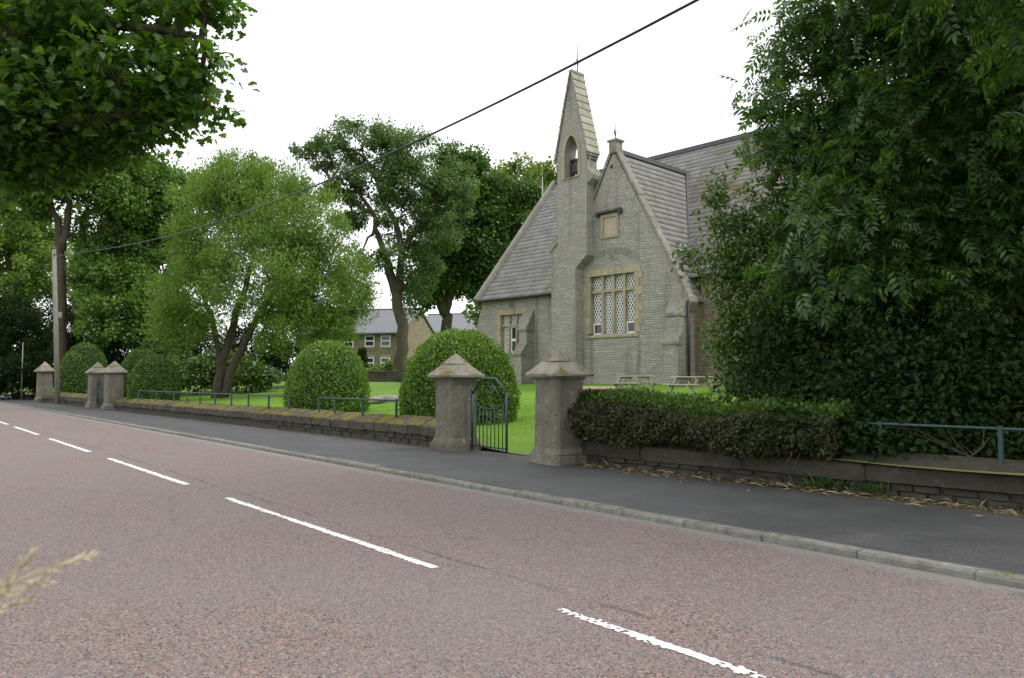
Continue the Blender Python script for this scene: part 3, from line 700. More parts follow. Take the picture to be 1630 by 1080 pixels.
for sg, xe in ((-1, wl), (1, wr_)):
    z = wb + .15; k = 0
    while z < wt - .15:
        h = min(random.uniform(.24, .36), wt - .135 - z); out = .30 if k % 2 else .16
        a, b = (xe - out, xe + .11) if sg < 0 else (xe - .11, xe + out)
        MB().box(a, b, -.018, .3, z + .004, z + h - .004).build('jamb_stone', M['dress'], win); z += h; k += 1
# voussoir relieving arch over window
for k in range(15):
    a = PI / 2 + (k - 7) * .082; rr_ = 2.3; c = (GC - .2, wt - 1.48)
    p = [(c[0] + rr_ * math.cos(a + s * .032), c[1] + .95 * rr_ * math.sin(a + s * .032)) for s in (-1, 1)]; q = [(c[0] + (rr_ + .3) * math.cos(a + s * .036), c[1] + .95 * (rr_ + .3) * math.sin(a + s * .036)) for s in (-1, 1)]
    MB().xz([p[1], p[0], q[0], q[1]], -.012, .05).build('arch_stone', M['dress_grey'], win)
# plaque
pl = part('carved_plaque')
MB().box(-.42, .30, -.005, .02, 7.5, 8.27).build('panel', M['plaque'], pl)
MB().box(-.54, -.40, -.06, .05, 7.40, 8.38).box(.28, .40, -.06, .05, 7.40, 8.38).box(-.398, .278, -.058, .05, 8.26, 8.38).box(-.398, .278, -.062, .05, 7.40, 7.5).build('frame', M['dress'], pl)
MB().yz([(-.2, 8.46), (.02, 8.46), (.02, 8.58), (-.16, 8.56)], -.72, .58).box(-.74, -.6, -.18, .02, 8.34, 8.46).box(.46, .6, -.18, .02, 8.34, 8.46).build('drip_mould', M['wallstone'], pl)
# small window in the nave
w2 = part('side_window')
cols = np.linspace(lw[0] + .14, lw[1] - .14, 4); tr = 4.18
for k in range(3):
    a = cols[k] + (.05 if k else .01); b = cols[k + 1] - (.05 if k < 2 else .01); zb = lw[2] + .1
    if k == 1: casement(w2, a, b, zb, zb + .62, NF + .2); casement(w2, a, b, zb + .62, tr - .05, NF + .2)
    else: lattice(w2, a, b, zb, tr - .05, NF + .2)
    lattice(w2, a, b, tr + .05, lw[3] - .14, NF + .2)
for k in (1, 2): MB().box(cols[k] - .05, cols[k] + .05, NF + .08, NF + .3, lw[2] + .08, lw[3] - .12).build('mullion', M['dress'], w2)
for k in range(3): MB().box(cols[k] + (.052 if k else 0), cols[k + 1] - (.052 if k < 2 else 0), NF + .085, NF + .3, tr - .05, tr + .05).build('transom', M['dress'], w2)
MB().yz([(NF - .06, lw[2] - .06), (NF + .3, lw[2] - .06), (NF + .3, lw[2] + .1), (NF - .06, lw[2])], lw[0] - .1, lw[1] + .1).build('sill', M['dress_grey'], w2)
MB().box(lw[0] - .2, lw[1] + .2, NF - .02, NF + .3, lw[3] - .12, lw[3] + .18).build('lintel', M['dress'], w2)
for sg, xe in ((-1, lw[0]), (1, lw[1])):
    z = lw[2] + .11; k = 0
    while z < lw[3] - .14:
        h = min(random.uniform(.24, .34), lw[3] - .125 - z); out = .24 if k % 2 else .12
        a, b = (xe - out, xe + .13) if sg < 0 else (xe - .13, xe + out)
        MB().box(a, b, NF - .016, NF + .3, z + .004, z + h - .004).build('jamb_stone', M['dress'], w2); z += h; k += 1

def buttress(x0, x1, yb, stages, name='buttress', m=M['rubble']):
    """stages: (projection, z at the front top, z at the back top)"""
    b = part(name); z = Z0
    for pr, z1, z2 in stages:
        MB().yz([(yb - pr, z), (yb + .05, z), (yb + .05, z1 - .02), (yb - pr, z1 - .02)], x0, x1).build('face', m, b)
        nxt = [s[0] for s in stages if s[0] < pr]; back = yb - (max(nxt) if nxt else -.03)
        MB().yz([(yb - pr - .06, z1 - .10), (yb - pr + .02, z1 - .14), (back, z1 - .12), (back, z2), (yb - pr - .06, z1)], x0 - .035, x1 + .035).build('weathering', M['dress_grey'], b)
        z = z1 - .02
    return b
buttress(2.92, 3.62, 0, [(.62, 2.95, 3.45), (.36, 4.05, 4.75)])
buttress(-5.98, -5.48, NF, [(.85, 2.75, 3.25), (.5, 3.95, 4.95)])
b = part('end_buttress')
MB().xz([(NL - .95, Z0), (NL, Z0), (NL, 5.1), (NL - .12, 5.1), (NL - .5, 3.9), (NL - .55, 3.0), (NL - .9, 2.3)], NF + .02, NF + .6).build('face', M['rubble'], b)
MB().tube([(GC + GW + .12, -.09, Z0), (GC + GW + .12, -.09, GE - .2)], .05, 8).build('downpipe', M['iron'], church, True)
for x, y, z in ((-6.9, NF, 5.18), (.05, 0, 6.62)):
    e = part('flood_light'); MB().bar((x, y, z), (x, y - .22, z + .04), .04).build('bracket', M['metalgrey'], e); MB().bar((x - .1, y - .24, z - .04), (x + .12, y - .3, z - .05), .1, .14).build('lamp_head', M['metalgrey'], e)

# bell tower
tw = part('bell_tower'); TL, TR, TF, TB, TC = -2.57, -.93, -.5, .20, -1.75
MB().xz([(TL, Z0), (-1.56, Z0), (-1.56, 6.25), (TR, 6.75), (TR, 10.15), (TL, 10.15)], TF, TB).build('shaft', M['rubble'], tw)
MB().xz([(-3.06, Z0), (TL, Z0), (TL, 7.75), (-2.62, 7.75), (-3.06, 7.28)], TF + .12, TB).build('side_stage', M['rubble'], tw)
MB().xz([(-3.2, 7.12), (-3.06, 7.12), (-2.52, 7.55), (-2.52, 7.86), (-2.62, 7.86), (-3.2, 7.3)], TF + .06, TB + .05).build('weathering', M['dress_grey'], tw)
AL, AR, AZ0, AZ1, AP = -2.13, -1.37, 10.15, 11.12, 11.98
arcL = [(TC - .38 * (1 - (t ** 1.7)), AZ1 + (AP - AZ1) * (1 - (1 - t) ** 1.5) ** .9) for t in np.linspace(0, 1, 7)]
SP0, SP1 = 11.25, 14.72
half = [(TL, AZ0), (AL, AZ0)] + arcL + [(TC, SP1), (TL, SP0)]
mir = [(2 * TC - x, z) for x, z in half][::-1]
MB().xz(half, TF, TB).xz(mir, TF, TB).build('belfry', M['rubble'], tw)
mo = [(AL, AZ0)] + arcL; mo2 = [(2 * TC - x, z) for x, z in mo][::-1]; path = mo + mo2[1:]
mb = MB()
for (xa, za), (xb, zb) in zip(path[:-1], path[1:]):
    L = math.hypot(xb - xa, zb - za); nx, nz_ = -(zb - za) / L, (xb - xa) / L
    mb.xz([(xa, za), (xa + nx * .14, za + nz_ * .14), (xb + nx * .14, zb + nz_ * .14), (xb, zb)][::-1], TF - .045, TF + .06)
mb.build('arch_moulding', M['dress'], tw)
MB().yz([(TF - .06, AZ0 - .02), (TB, AZ0 - .02), (TB, AZ0 + .08), (TF + .1, AZ0 + .06), (TF - .06, AZ0 + .01)], AL - .02, AR + .02).build('opening_sill', M['dress'], tw)
# stone slab roof on both slopes
nsl = 11
for sg in (-1, 1):
    e0 = np.array([TC + sg * (.82 + .10), SP0 - .17]); e1 = np.array([TC + sg * .03, SP1 + .03]); d = (e1 - e0) / nsl; t = d / np.linalg.norm(d); nr = np.array([sg * abs(t[1]), abs(t[0])])
    for k in range(nsl):
        p = e0 + d * k; q = e0 + d * (k + 1) + t * .03
        poly = [p, q, q + nr * .03, p + nr * (.06 + random.uniform(0, .008))]
        if sg < 0: poly = poly[::-1]
        MB().xz([tuple(z) for z in poly[::-1]], TF - .07 + random.uniform(-.01, .01), TB + .06).build('roof_slab', M['slab'], tw)
MB().box(TC - .1, TC + .1, TF - .06, TB + .05, SP1 + .03, SP1 + .13).build('ridge_stone', M['slab'], tw)
for z0, z1, o_ in ((10.98, 11.12, .12), (10.86, 10.98, .06)):
    MB().box(TR, TR + o_, TF + .03, TB, z0, z1).build('cornice', M['dress_grey'], tw)
MB().xz([(TR, 9.75), (TR + .26, 9.95), (TR + .26, 10.12), (TR, 10.5)], TF + .04, TB + .1).build('corbel', M['slab'], tw)
MB().box(TL - .08, TL, TF + .03, TB, 10.98, 11.12).build('cornice', M['dress_grey'], tw)
bl = part('bell', tw)
MB().lathe([(0.0, .50), (.07, .50), (.10, .44), (.13, .25), (.17, .08), (.23, 0), (.21, 0), (.12, .2), (0, .4)], (TC, -.1, 10.42)).build('bell_body', M['bell'], bl, True)
MB().box(TC - .36, TC + .36, -.18, -.02, 10.94, 11.06).box(TC - .04, TC + .04, -.14, -.06, 10.9, 10.95).box(TC - .33, TC - .25, -.2, 0, 10.2, 10.94).box(TC + .25, TC + .33, -.2, 0, 10.2, 10.94).build('bell_frame', M['iron'], bl)
MB().tube([(TR + .14, TF + .2, SP0 - .1), (TR + .05, TF - .02, 10.3), (TR - .02, TF - .02, 9.4), (TR - .03, TF - .02, 8.0)], .010, 5).build('lightning_conductor', M['lichenwhite'], tw)
def finial(x, y, z, h, name='iron_finial', parent=church):
    e = part(name, parent)
    MB().tube([(x, y, z), (x, y, z + h * .6), (x, y, z + h)], [.028, .018, .008], 6).build('rod', M['iron'], e)
    for k in range(4):
        a = k * PI / 2 + .4; q = [(x + math.cos(a) * .17 * math.sin(t) , y + math.sin(a) * .17 * math.sin(t), z + h * .33 + .2 * t - .09 * t * t) for t in np.linspace(0, 2.6, 8)]
        MB().tube(q, .012, 4).build('scroll', M['iron'], e)
finial(TC + .02, -.1, SP1 + .1, 1.35, 'iron_finial', tw); finial(GC, .1, GA + .45, .95); finial(NL + .1, NR, NZ + .05, 1.0)
mast = thing('antenna_mast', 'thin pale antenna mast rising behind the left roof of the stone church', 'mast', tuple(at(864, 600, 45)[:2]) + (1.3,))
mz = float(at(864, 195, 45)[2]); MB().tube([(0, 0, 0), (0, 0, mz - 4.3)], .035, 6).build('pole', M['metalgrey'], mast, True); MB().tube([(0, 0, mz - 4.3), (0, 0, mz - 1.3)], [.02, .012], 5).build('aerial', M['lichenwhite'], mast, True)

# ================================================================== BACKGROUND HOUSES, WALL, ROCKS
def house(label, x_l, x_r, y_eave, y_ridge, d, wins, depth=8.0, extra=0.0):
    """front eave from picture column x_l to x_r at depth d, front square to the line of sight"""
    P0 = at(x_l, y_eave, d); P1 = at(x_r, y_eave, d); L = float(np.linalg.norm((P1 - P0)[:2])); ang = math.atan2(P1[1] - P0[1], P1[0] - P0[0]) + extra
    r = thing('stone_house', label, 'house', (P0[0], P0[1], 0), ang); ez = float(P0[2]); rz_ = float(at((x_l + x_r) / 2, y_ridge, d + depth / 2)[2])
    holes = sorted(wins)
    MB().box(0, L, .12, depth, .8, ez).build('wall', M['house_stone'], r)
    MB().yz([(.12, ez), (depth, ez), (depth / 2, rz_ - .12)], 0, .3).yz([(.12, ez), (depth, ez), (depth / 2, rz_ - .12)], L - .3, L).build('gable', M['house_stone'], r)
    rf = part('roof', r)
    for sg in (0, 1):
        e = (-.3, ez - .12) if sg == 0 else (depth + .3, ez - .12)
        poly = [e, (depth / 2, rz_), (depth / 2, rz_ + .14), (e[0], e[1] + .16)]
        MB().yz(poly if sg else poly[::-1], -.15, L + .15).build('roof_slope', M['house_slate'], rf)
    MB().tube([(-.15, depth / 2, rz_ + .14), (L + .15, depth / 2, rz_ + .14)], .1, 6).build('ridge_tiles', M['lead'], rf)
    MB().tube([(-.1, -.32, ez - .1), (L + .1, -.32, ez - .1)], .07, 6).build('gutter', M['iron'], r)
    for (px, py, ww, hh) in wins:
        k = at(px, py, d) - P0; x = float(k[0] * math.cos(ang) + k[1] * math.sin(ang)); z = float(at(px, py, d)[2])
        wn_ = part('window', r)
        MB().box(x - ww / 2 - .08, x + ww / 2 + .08, .06, .2, z - hh / 2 - .16, z - hh / 2 - .02).build('sill', M['dress'], wn_)
        MB().box(x - ww / 2 - .06, x + ww / 2 + .06, .08, .2, z + hh / 2 + .02, z + hh / 2 + .24).build('lintel', M['dress'], wn_)
        f = .1; y0, y1 = .04, .14
        MB().box(x - ww / 2, x + ww / 2, y0, y1, z - hh / 2, z - hh / 2 + f).box(x - ww / 2, x + ww / 2, y0, y1, z + hh / 2 - f, z + hh / 2).box(x - ww / 2, x - ww / 2 + f, y0, y1, z - hh / 2 + f, z + hh / 2 - f).box(x + ww / 2 - f, x + ww / 2, y0, y1, z - hh / 2 + f, z + hh / 2 - f).box(x - ww / 2 + f, x + ww / 2 - f, y0 + .01, y1, z - .05, z + .07).build('frame', M['white'], wn_)
        for za, zb in ((z - hh / 2 + f, z - .05), (z + .07, z + hh / 2 - f)): MB().box(x - ww / 2 + f, x + ww / 2 - f, .08, .118, za, zb).build('pane', M['glass'], wn_)
    k = at((x_l + x_r) / 2 - 5, y_eave, d) - P0; x = float(k[0] * math.cos(ang) + k[1] * math.sin(ang)); x = L * .53
    MB().tube([(x, .03, .9), (x, .03, ez - .15)], .05, 6).build('downpipe', M['iron'], r)
    return r
house('buff stone house with two white sash windows seen between the clipped domes', 470, 652, 533, 498, 72, [(540, 546, .95, 1.0), (567, 546, .95, 1.0), (604, 545, .95, 1.0), (604, 579, .95, 1.0), (632, 545, .95, 1.0), (632, 579, .95, 1.0)], 8.5, -.27)
house('second stone house with grey roof, left of the church behind the large dome', 654, 800, 537, 503, 86, [(664, 546, .95, 1.0), (715, 543, .95, 1.0)], 11, -.27)
P = at(585, 600, 60); Q = at(668, 600, 60)
gw = thing('garden_wall', 'dark stone garden wall in front of the buff house', 'wall', (P[0], P[1], 0), math.atan2(Q[1] - P[1], Q[0] - P[0]))
L = float(np.linalg.norm((Q - P)[:2])); MB().box(0, L, 0, .35, .9, 2.1).build('wall_face', M['garden_stone'], gw)
for k in range(int(L / .6)): MB().cham(k * .6 + .01, k * .6 + .59, -.04, .39, 2.1, 2.22 + random.uniform(0, .04), .03).build('coping_stone', M['garden_stone'], gw)
P = at(395, 598, 62); Q = at(470, 598, 62)
gw = thing('field_wall', 'pale low stone wall beyond the lawn behind the willow', 'wall', (P[0], P[1], 0), math.atan2(Q[1] - P[1], Q[0] - P[0]))
L = float(np.linalg.norm((Q - P)[:2])); MB().box(-2, L, 0, .35, .9, 1.85).build('wall_face', M['garden_stone'], gw)
for k in range(int((L + 2) / .7)): MB().cham(k * .7 - 1.99, k * .7 - 1.31, -.04, .39, 1.85, 1.98 + random.uniform(0, .04), .03).build('coping_stone', M['rock'], gw)
rr = random.Random(4)
for (px, py, d, sx, sy, sz, lb) in ((612, 615, 30, 1.1, .36, .26, 'long pale rock on the lawn between the two near clipped domes'), (592, 622, 29.4, .55, .45, .25, 'smaller pale rock beside the right edge of the nearer dome')):
    p = at(px, py, d); r = thing('rock', lb, 'rock', (p[0], p[1], float(lawn_z(p[0], p[1])) - .05), .9)
    mb = MB(); n = 10
    for i in range(6):
        t = i / 5; 
        for k in range(n):
            a = 2 * PI * k / n; q = math.sin(PI * (.12 + .8 * t)) * rr.uniform(.85, 1.12)
            mb.v.append((sx * (t - .5) * 1.6, sy * q * math.cos(a), max(-.1, sz * (q * math.sin(a) * .8 + .35 + .5 * t))))
    for i in range(5):
        for k in range(n): mb.f.append((i * n + k, i * n + (k + 1) % n, (i + 1) * n + (k + 1) % n, (i + 1) * n + k))
    mb.f += [tuple(range(n - 1, -1, -1)), tuple(range(5 * n, 6 * n))]; mb.build('stone_body', M['rock'], r)

# ================================================================== PICNIC TABLES, PLANTER, POLES, CABLES
def table(px, py, d, rz, label):
    p = at(px, py, d); r = thing('picnic_table', label, 'picnic table', (p[0], p[1], float(lawn_z(p[0], p[1]))), rz, 'picnic tables on the lawn')
    r.scale = (.82, .82, .86)
    for k in range(5): MB().cham(-.9, .9, -.36 + k * .145, -.36 + k * .145 + .135, .66, .70, .008).build('top_board', M['wood'], r)
    for sg in (-1, 1):
        for k in range(2): MB().cham(-.9, .9, sg * .62 - .13 + k * .135, sg * .62 - .005 + k * .135, .38, .415, .008).build('seat_board', M['wood'], r)
        for x in (-.6, .6): MB().bar((x, sg * .22, .66), (x, sg * .66, 0), .045, .1).build('leg', M['wood'], r)
    for x in (-.555, .555):
        MB().bar((x, -.74, .34), (x, .74, .34), .04, .09).build('seat_bearer', M['wood'], r); MB().bar((x, -.34, .625), (x, .34, .625), .04, .07).build('top_bearer', M['wood'], r)
table(1010, 611, 27.2, R(-8), 'weathered picnic table nearer the main window of the church')
table(1102, 617, 24.8, R(-10), 'weathered picnic table in front of the corner buttress and downpipe')
table(1178, 622, 25.0, R(-12), 'picnic table almost hidden behind the glossy shrub on the right')
p = at(961, 622, 17.6); pz = float(lawn_z(p[0], p[1]))
cr = thing('wooden_planter', 'pinkish wooden slatted box with pale top behind the hedge', 'planter', (p[0], p[1], pz), R(20)); hz = 1.36 - pz
for k in range(9):
    for sy in (-.33, .33): MB().box(-.44 + k * .0985, -.44 + k * .0985 + .07, sy - .015, sy + .015, .02, hz - .06).build('slat', M['crate'], cr)
for k in range(7):
    for sx in (-.45, .45): MB().box(sx - .015, sx + .015, -.31 + k * .09, -.31 + k * .09 + .065, .02, hz - .06).build('slat', M['crate'], cr)
MB().box(-.42, .42, -.30, .30, 0, hz - .09).build('liner', M['soil'], cr)
for k in range(4): MB().cham(-.5, .5, -.4 + k * .2, -.4 + k * .2 + .192, hz - .06, hz, .01).build('top_board', M['crate_top'], cr)
MB().box(-.468, .468, -.348, .348, hz - .2, hz - .12).build('band', M['crate'], cr)

p = atY(92, 637, 8.55); pt = at(86, 396, float(np.dot(p - CAM, _f)))
pole = thing('utility_pole', 'tall grey wooden utility pole at the back of the far pavement', 'pole', (p[0], p[1], .05))
h = float(pt[2] - .05); tx, ty = float(pt[0] - p[0]), float(pt[1] - p[1])
MB().tube([(0, 0, -.1), (tx / 2, ty / 2, h / 2), (tx, ty, h)], [.155, .135, .115], 12).build('shaft', M['pole'], pole, True)
MB().lathe([(.15, 0), (.15, .06), (.03, .12), (0, .12)], (tx, ty, h)).build('cap', M['lead'], pole)
MB().box(-.28, -.12, -.14, .1, h * .56, h * .56 + .35).build('junction_box', M['metalgrey'], pole)
MB().bar((tx - .25, ty, h - .4), (tx + .25, ty, h - .4), .08, .08).build('bracket', M['iron'], pole)
tip = pt + np.array([0, 0, -.25])
def cable(label, pts, r0=.016):
    r = thing('overhead_cable', label, 'cable', tuple(pts[0])); b = np.asarray(pts[0])
    MB().tube([np.asarray(q) - b for q in pts], r0, 6).build('wire', M['cable'], r, True)
def spline(ctrl, n=40):
    c = np.array(ctrl); t = np.linspace(0, 1, len(c)); co = [np.polyfit(t, c[:, i], len(c) - 1) for i in range(3)]; s = np.linspace(0, 1, n)
    return np.stack([np.polyval(q, s) for q in co], -1)
# the span runs from the pole to a support near the camera, right of the view
A = np.array([tip[0] + .25, tip[1], tip[2]]); e2 = at(1123, 0, 9.0)
span = e2 - A; TT = np.linspace(0, 1, 30); plan = A[None, :] + span[None, :] * TT[:, None]
sag = []
for q in plan:                                   # height of the span read at a few places, then one parabola
    v_ = q - CAM; xx = 815 + F * (v_ @ _r) / (v_ @ _f)
    yy = np.interp(xx, [100, 300, 480, 690, 915, 1123], [408, 372, 305, 212, 100, 0]); k = _r * (xx - 815) / F + _f - _u * (yy - 540) / F
    sag.append(CAM[2] + k[2] * np.linalg.norm(v_[:2]) / np.linalg.norm(k[:2]))
co = np.polyfit(TT, sag, 3); pts = []
for t in np.linspace(0, 1.35, 70): q = A + span * t; q[2] = np.polyval(co, t); pts.append(q)
pts[0][2] = A[2]
cable('black overhead cable sagging from the utility pole up across the white sky', pts, .018)
Bq = at(-60, 500, 90); pts = []
for t in np.linspace(0, 1.0, 20):
    q = np.array([tip[0] - .25, tip[1], tip[2]]) * (1 - t) + Bq * t; q[2] -= 4 * .5 * t * (1 - t); pts.append(q)
cable('thin black cable running from the pole down to the left into the trees', pts, .018)
p = atY(34, 632, 8.4); sp_ = thing('sign_post', 'thin grey metal post on the far pavement left of the pole', 'post', (p[0], p[1], .06))
hh = float(at(34, 547, float(np.dot(p - CAM, _f)))[2]); MB().tube([(0, 0, 0), (0, 0, hh)], .045, 8).build('tube', M['metalgrey'], sp_, True); MB().lathe([(.05, 0), (.05, .03), (0, .05)], (0, 0, hh)).build('end_cap', M['metalgrey'], sp_)

# ================================================================== CLIPPED DOMES AND HEDGE
def dome(name, label, cx, cy, rx, ry, z0, z1, n, ls, m, seed, pw=2.3, group=None, cat='topiary'):
    rg = np.random.default_rng(seed); r = thing(name, label, cat, (cx, cy, z0), group=group); H = z1 - z0
    ph = rg.uniform(0, 6.28, 8)
    def surf(th, h):   # h 0..1 of height
        k = np.clip(1 - np.clip(h, 0, 1) ** pw, 0, 1) ** (1 / pw) * (.93 + .07 * np.sin(np.clip(h * 2.2, 0, 1) * PI / 2))
        lump = 1 + .025 * np.sin(3 * th + ph[0] + 2.5 * h) + .02 * np.sin(5 * th + ph[1] - 4 * h) + .012 * np.sin(11 * th + ph[2] + 9 * h)
        return np.stack([rx * k * lump * np.cos(th), ry * k * lump * np.sin(th), h * H * (1 + .012 * np.sin(4 * th + ph[3]))], -1)
    # area-uniform sampling by arc length of the profile
    hs = 1 - (1 - np.linspace(0, 1, 400)) ** 2; P_ = surf(np.zeros(400), hs); ds = np.linalg.norm(np.diff(P_, axis=0), axis=1) * (P_[1:, 0] + P_[:-1, 0] + .05); cdf = np.cumsum(ds); cdf /= cdf[-1]
    h = np.interp(rg.random(n), np.concatenate([[0], cdf]), hs); th = rg.uniform(0, 2 * PI, n)
    p = surf(th, h); e = 1e-3
    nr = nrmz(np.cross(surf(th + e, h) - p, surf(th, np.minimum(h + e, 1)) - surf(th, np.minimum(h + e, 1) - 2 * e)))
    nr = np.where((nr * p)[:, :2].sum(1, keepdims=True) < 0, -nr, nr)
    pos = p * 1.0 + nr * (rg.normal(-.03, .035, (n, 1)) + (rg.random((n, 1)) < .04) * rg.uniform(0, .09, (n, 1)) + .03 * np.sin(p[:, :1] * 9 + p[:, 2:] * 7) * np.sin(p[:, 1:2] * 8)); ax = nr * .6 + rg.normal(0, .6, (n, 3)) + np.array([0, 0, .35])
    leaf_mesh('foliage', pos, ax, nr + rg.normal(0, .5, (n, 3)) + np.array([0, 0, .25]), ls * rg.uniform(.6, 1.3, n), T_ROUND, m, r)
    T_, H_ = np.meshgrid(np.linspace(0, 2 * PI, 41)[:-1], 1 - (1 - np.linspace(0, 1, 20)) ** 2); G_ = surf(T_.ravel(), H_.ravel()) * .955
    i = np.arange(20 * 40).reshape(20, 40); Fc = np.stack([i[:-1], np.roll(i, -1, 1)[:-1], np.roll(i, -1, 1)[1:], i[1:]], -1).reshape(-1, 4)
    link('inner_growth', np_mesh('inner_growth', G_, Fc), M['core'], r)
    MB().tube([(0, 0, -.15), (0, 0, H * .5)], [.1, .06], 7).build('stem', M['bark'], r)
    return r
def dome_px(label, x0, x1, ytop, Y, zb, n, ls, m, seed, pw=2.3, ry=None):
    c = atY((x0 + x1) / 2, 600, Y); d = float(np.dot(c - CAM, _f)); rx = (x1 - x0) / 2 / F * d / 1.0
    zt = float(at((x0 + x1) / 2, ytop, d)[2]); return dome('clipped_dome', label, float(c[0]), Y, rx, ry or rx, zb, zt, n, ls, m, seed, pw)
dome_px('large clipped round privet dome directly behind the left gate pillar', 636, 824, 529, 11.35, .28, 30000, .058, M['privet'], 1, 2.5)
dome_px('medium clipped dome on the lawn edge, left of the large dome', 456, 588, 546, 11.2, .45, 19000, .06, M['privet'], 2, 2.4)
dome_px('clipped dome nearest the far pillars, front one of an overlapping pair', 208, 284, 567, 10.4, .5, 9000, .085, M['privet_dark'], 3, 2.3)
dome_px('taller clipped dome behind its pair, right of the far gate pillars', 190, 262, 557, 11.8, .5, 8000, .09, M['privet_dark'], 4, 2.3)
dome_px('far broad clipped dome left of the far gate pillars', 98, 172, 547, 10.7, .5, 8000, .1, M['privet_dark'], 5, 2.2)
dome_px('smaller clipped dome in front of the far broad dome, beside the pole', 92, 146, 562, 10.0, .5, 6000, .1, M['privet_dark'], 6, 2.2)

def hedge():
    rg = np.random.default_rng(9); x0, x1 = -9.84, -5.3; r = thing('hedge', 'straggly brown and green hedge overhanging the wall right of the gate', 'hedge', (x0, 9.7, .3))
    b = np.array([x0, 9.7, .3])
    def yf(X, t):    # front face, bulging; t 0..1 of height
        return wall_y(X) - .22 + .16 * (1 - np.sin(PI * np.clip(t * .8 + .12, 0, 1))) + .09 * np.sin(X * 2.3 + 3 * t) + .06 * np.sin(X * 5.1 + 6 * t) + .04 * np.sin(X * 11 - 7 * t)
    def zt(X): return 1.10 - .03 * (X - x0) + .05 * np.sin(X * 1.9) + .04 * np.sin(X * 4.7 + 1)
    def zb(X): return .50 - .02 * np.sin(X * 1.7) + .05 * np.sin(X * 3.3 + 2)
    n = 24000; X = rg.uniform(x0, x1, n); t = rg.random(n); Z = zb(X) + t * (zt(X) - zb(X)); Y = yf(X, t) + np.abs(rg.normal(0, .07, n)) - rg.exponential(.05, n)
    pos = np.stack([X, Y, Z], -1); nr = np.tile([0, -1., .5], (n, 1)) + rg.normal(0, .6, (n, 3)); ax = rg.normal(0, .6, (n, 3)) + np.array([0, -.5, -.25])
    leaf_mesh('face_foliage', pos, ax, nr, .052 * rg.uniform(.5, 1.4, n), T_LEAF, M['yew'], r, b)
    n = 20000; X = rg.uniform(x0 - .06, x1, n); s = rg.random(n); Y = yf(X, np.ones(n)) + s * 1.15; Z = zt(X) + .06 * np.sin(s * PI) + rg.normal(0, .06, n) - .12 * (s < .06)
    pos = np.stack([X, Y, Z], -1); nr = np.tile([0, -.1, 1.], (n, 1)) + rg.normal(0, .6, (n, 3)); ax = rg.normal(0, .7, (n, 3)) + np.array([0, -.2, .9])
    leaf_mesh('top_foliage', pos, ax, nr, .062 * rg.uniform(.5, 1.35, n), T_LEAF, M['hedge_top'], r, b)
    n = 3500; Y = rg.uniform(9.5, 10.7, n); Z = rg.uniform(.5, 1.3, n); pos = np.stack([x0 - .03 + rg.normal(0, .05, n), Y, Z], -1)
    leaf_mesh('end_foliage', pos, rg.normal(0, .6, (n, 3)) + [-.4, 0, .2], rg.normal(0, .5, (n, 3)) + [-1, 0, .4], .07 * rg.uniform(.5, 1.3, n), T_LEAF, M['yew'], r, b)
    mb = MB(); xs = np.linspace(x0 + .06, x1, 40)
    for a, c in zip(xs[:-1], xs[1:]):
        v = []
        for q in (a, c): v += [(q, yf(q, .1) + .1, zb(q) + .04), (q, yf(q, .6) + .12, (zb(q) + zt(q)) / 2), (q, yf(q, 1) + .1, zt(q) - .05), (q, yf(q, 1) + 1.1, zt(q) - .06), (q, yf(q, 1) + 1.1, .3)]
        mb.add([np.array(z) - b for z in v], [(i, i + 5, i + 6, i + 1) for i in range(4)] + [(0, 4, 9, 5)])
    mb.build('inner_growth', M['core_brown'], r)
    mb = MB()
    for k in range(900):
        X = rg.uniform(x0, x1); t = rg.random(); p = np.array([X, yf(X, t) + .1, zb(X) + t * (zt(X) - zb(X))]); d = np.array([rg.normal(0, .5), -1, rg.normal(-.1, .5)]) * rg.uniform(.1, .25)
        mb.tube([p - b, p + d * .5 - b, p + d + (0, 0, -.02) - b], [.006, .005, .002], 3)
    tag(mb.build('dead_twigs', M['twig'], r), kind='stuff')
hedge()

# ================================================================== TREES AND SHRUBS
def bl(x, y, d, rx, ry=None, rd=None):
    """blob: picture centre and radii (pixels), depth and depth radius (m)"""
    ry = ry or rx; k = d / F; return (at(x, y, d), (rx * k, rd or rx * k, ry * k))
def blr(x, y, d, rx, ry, rd):
    # radii along world axes, for a mass whose breadth runs across the view
    k = d / F; c = at(x, y, d); a = abs(_r[0]) * rx * k + abs(_f0[0]) * rd; b = abs(_r[1]) * rx * k + abs(_f0[1]) * rd
    return (c, (min(a, max(rx * k, rd)), min(b, max(rx * k, rd)), ry * k))
def foot(x, y, d):
    p = at(x, y, d); p[2] = float(lawn_z(p[0], p[1])) - .1; return p

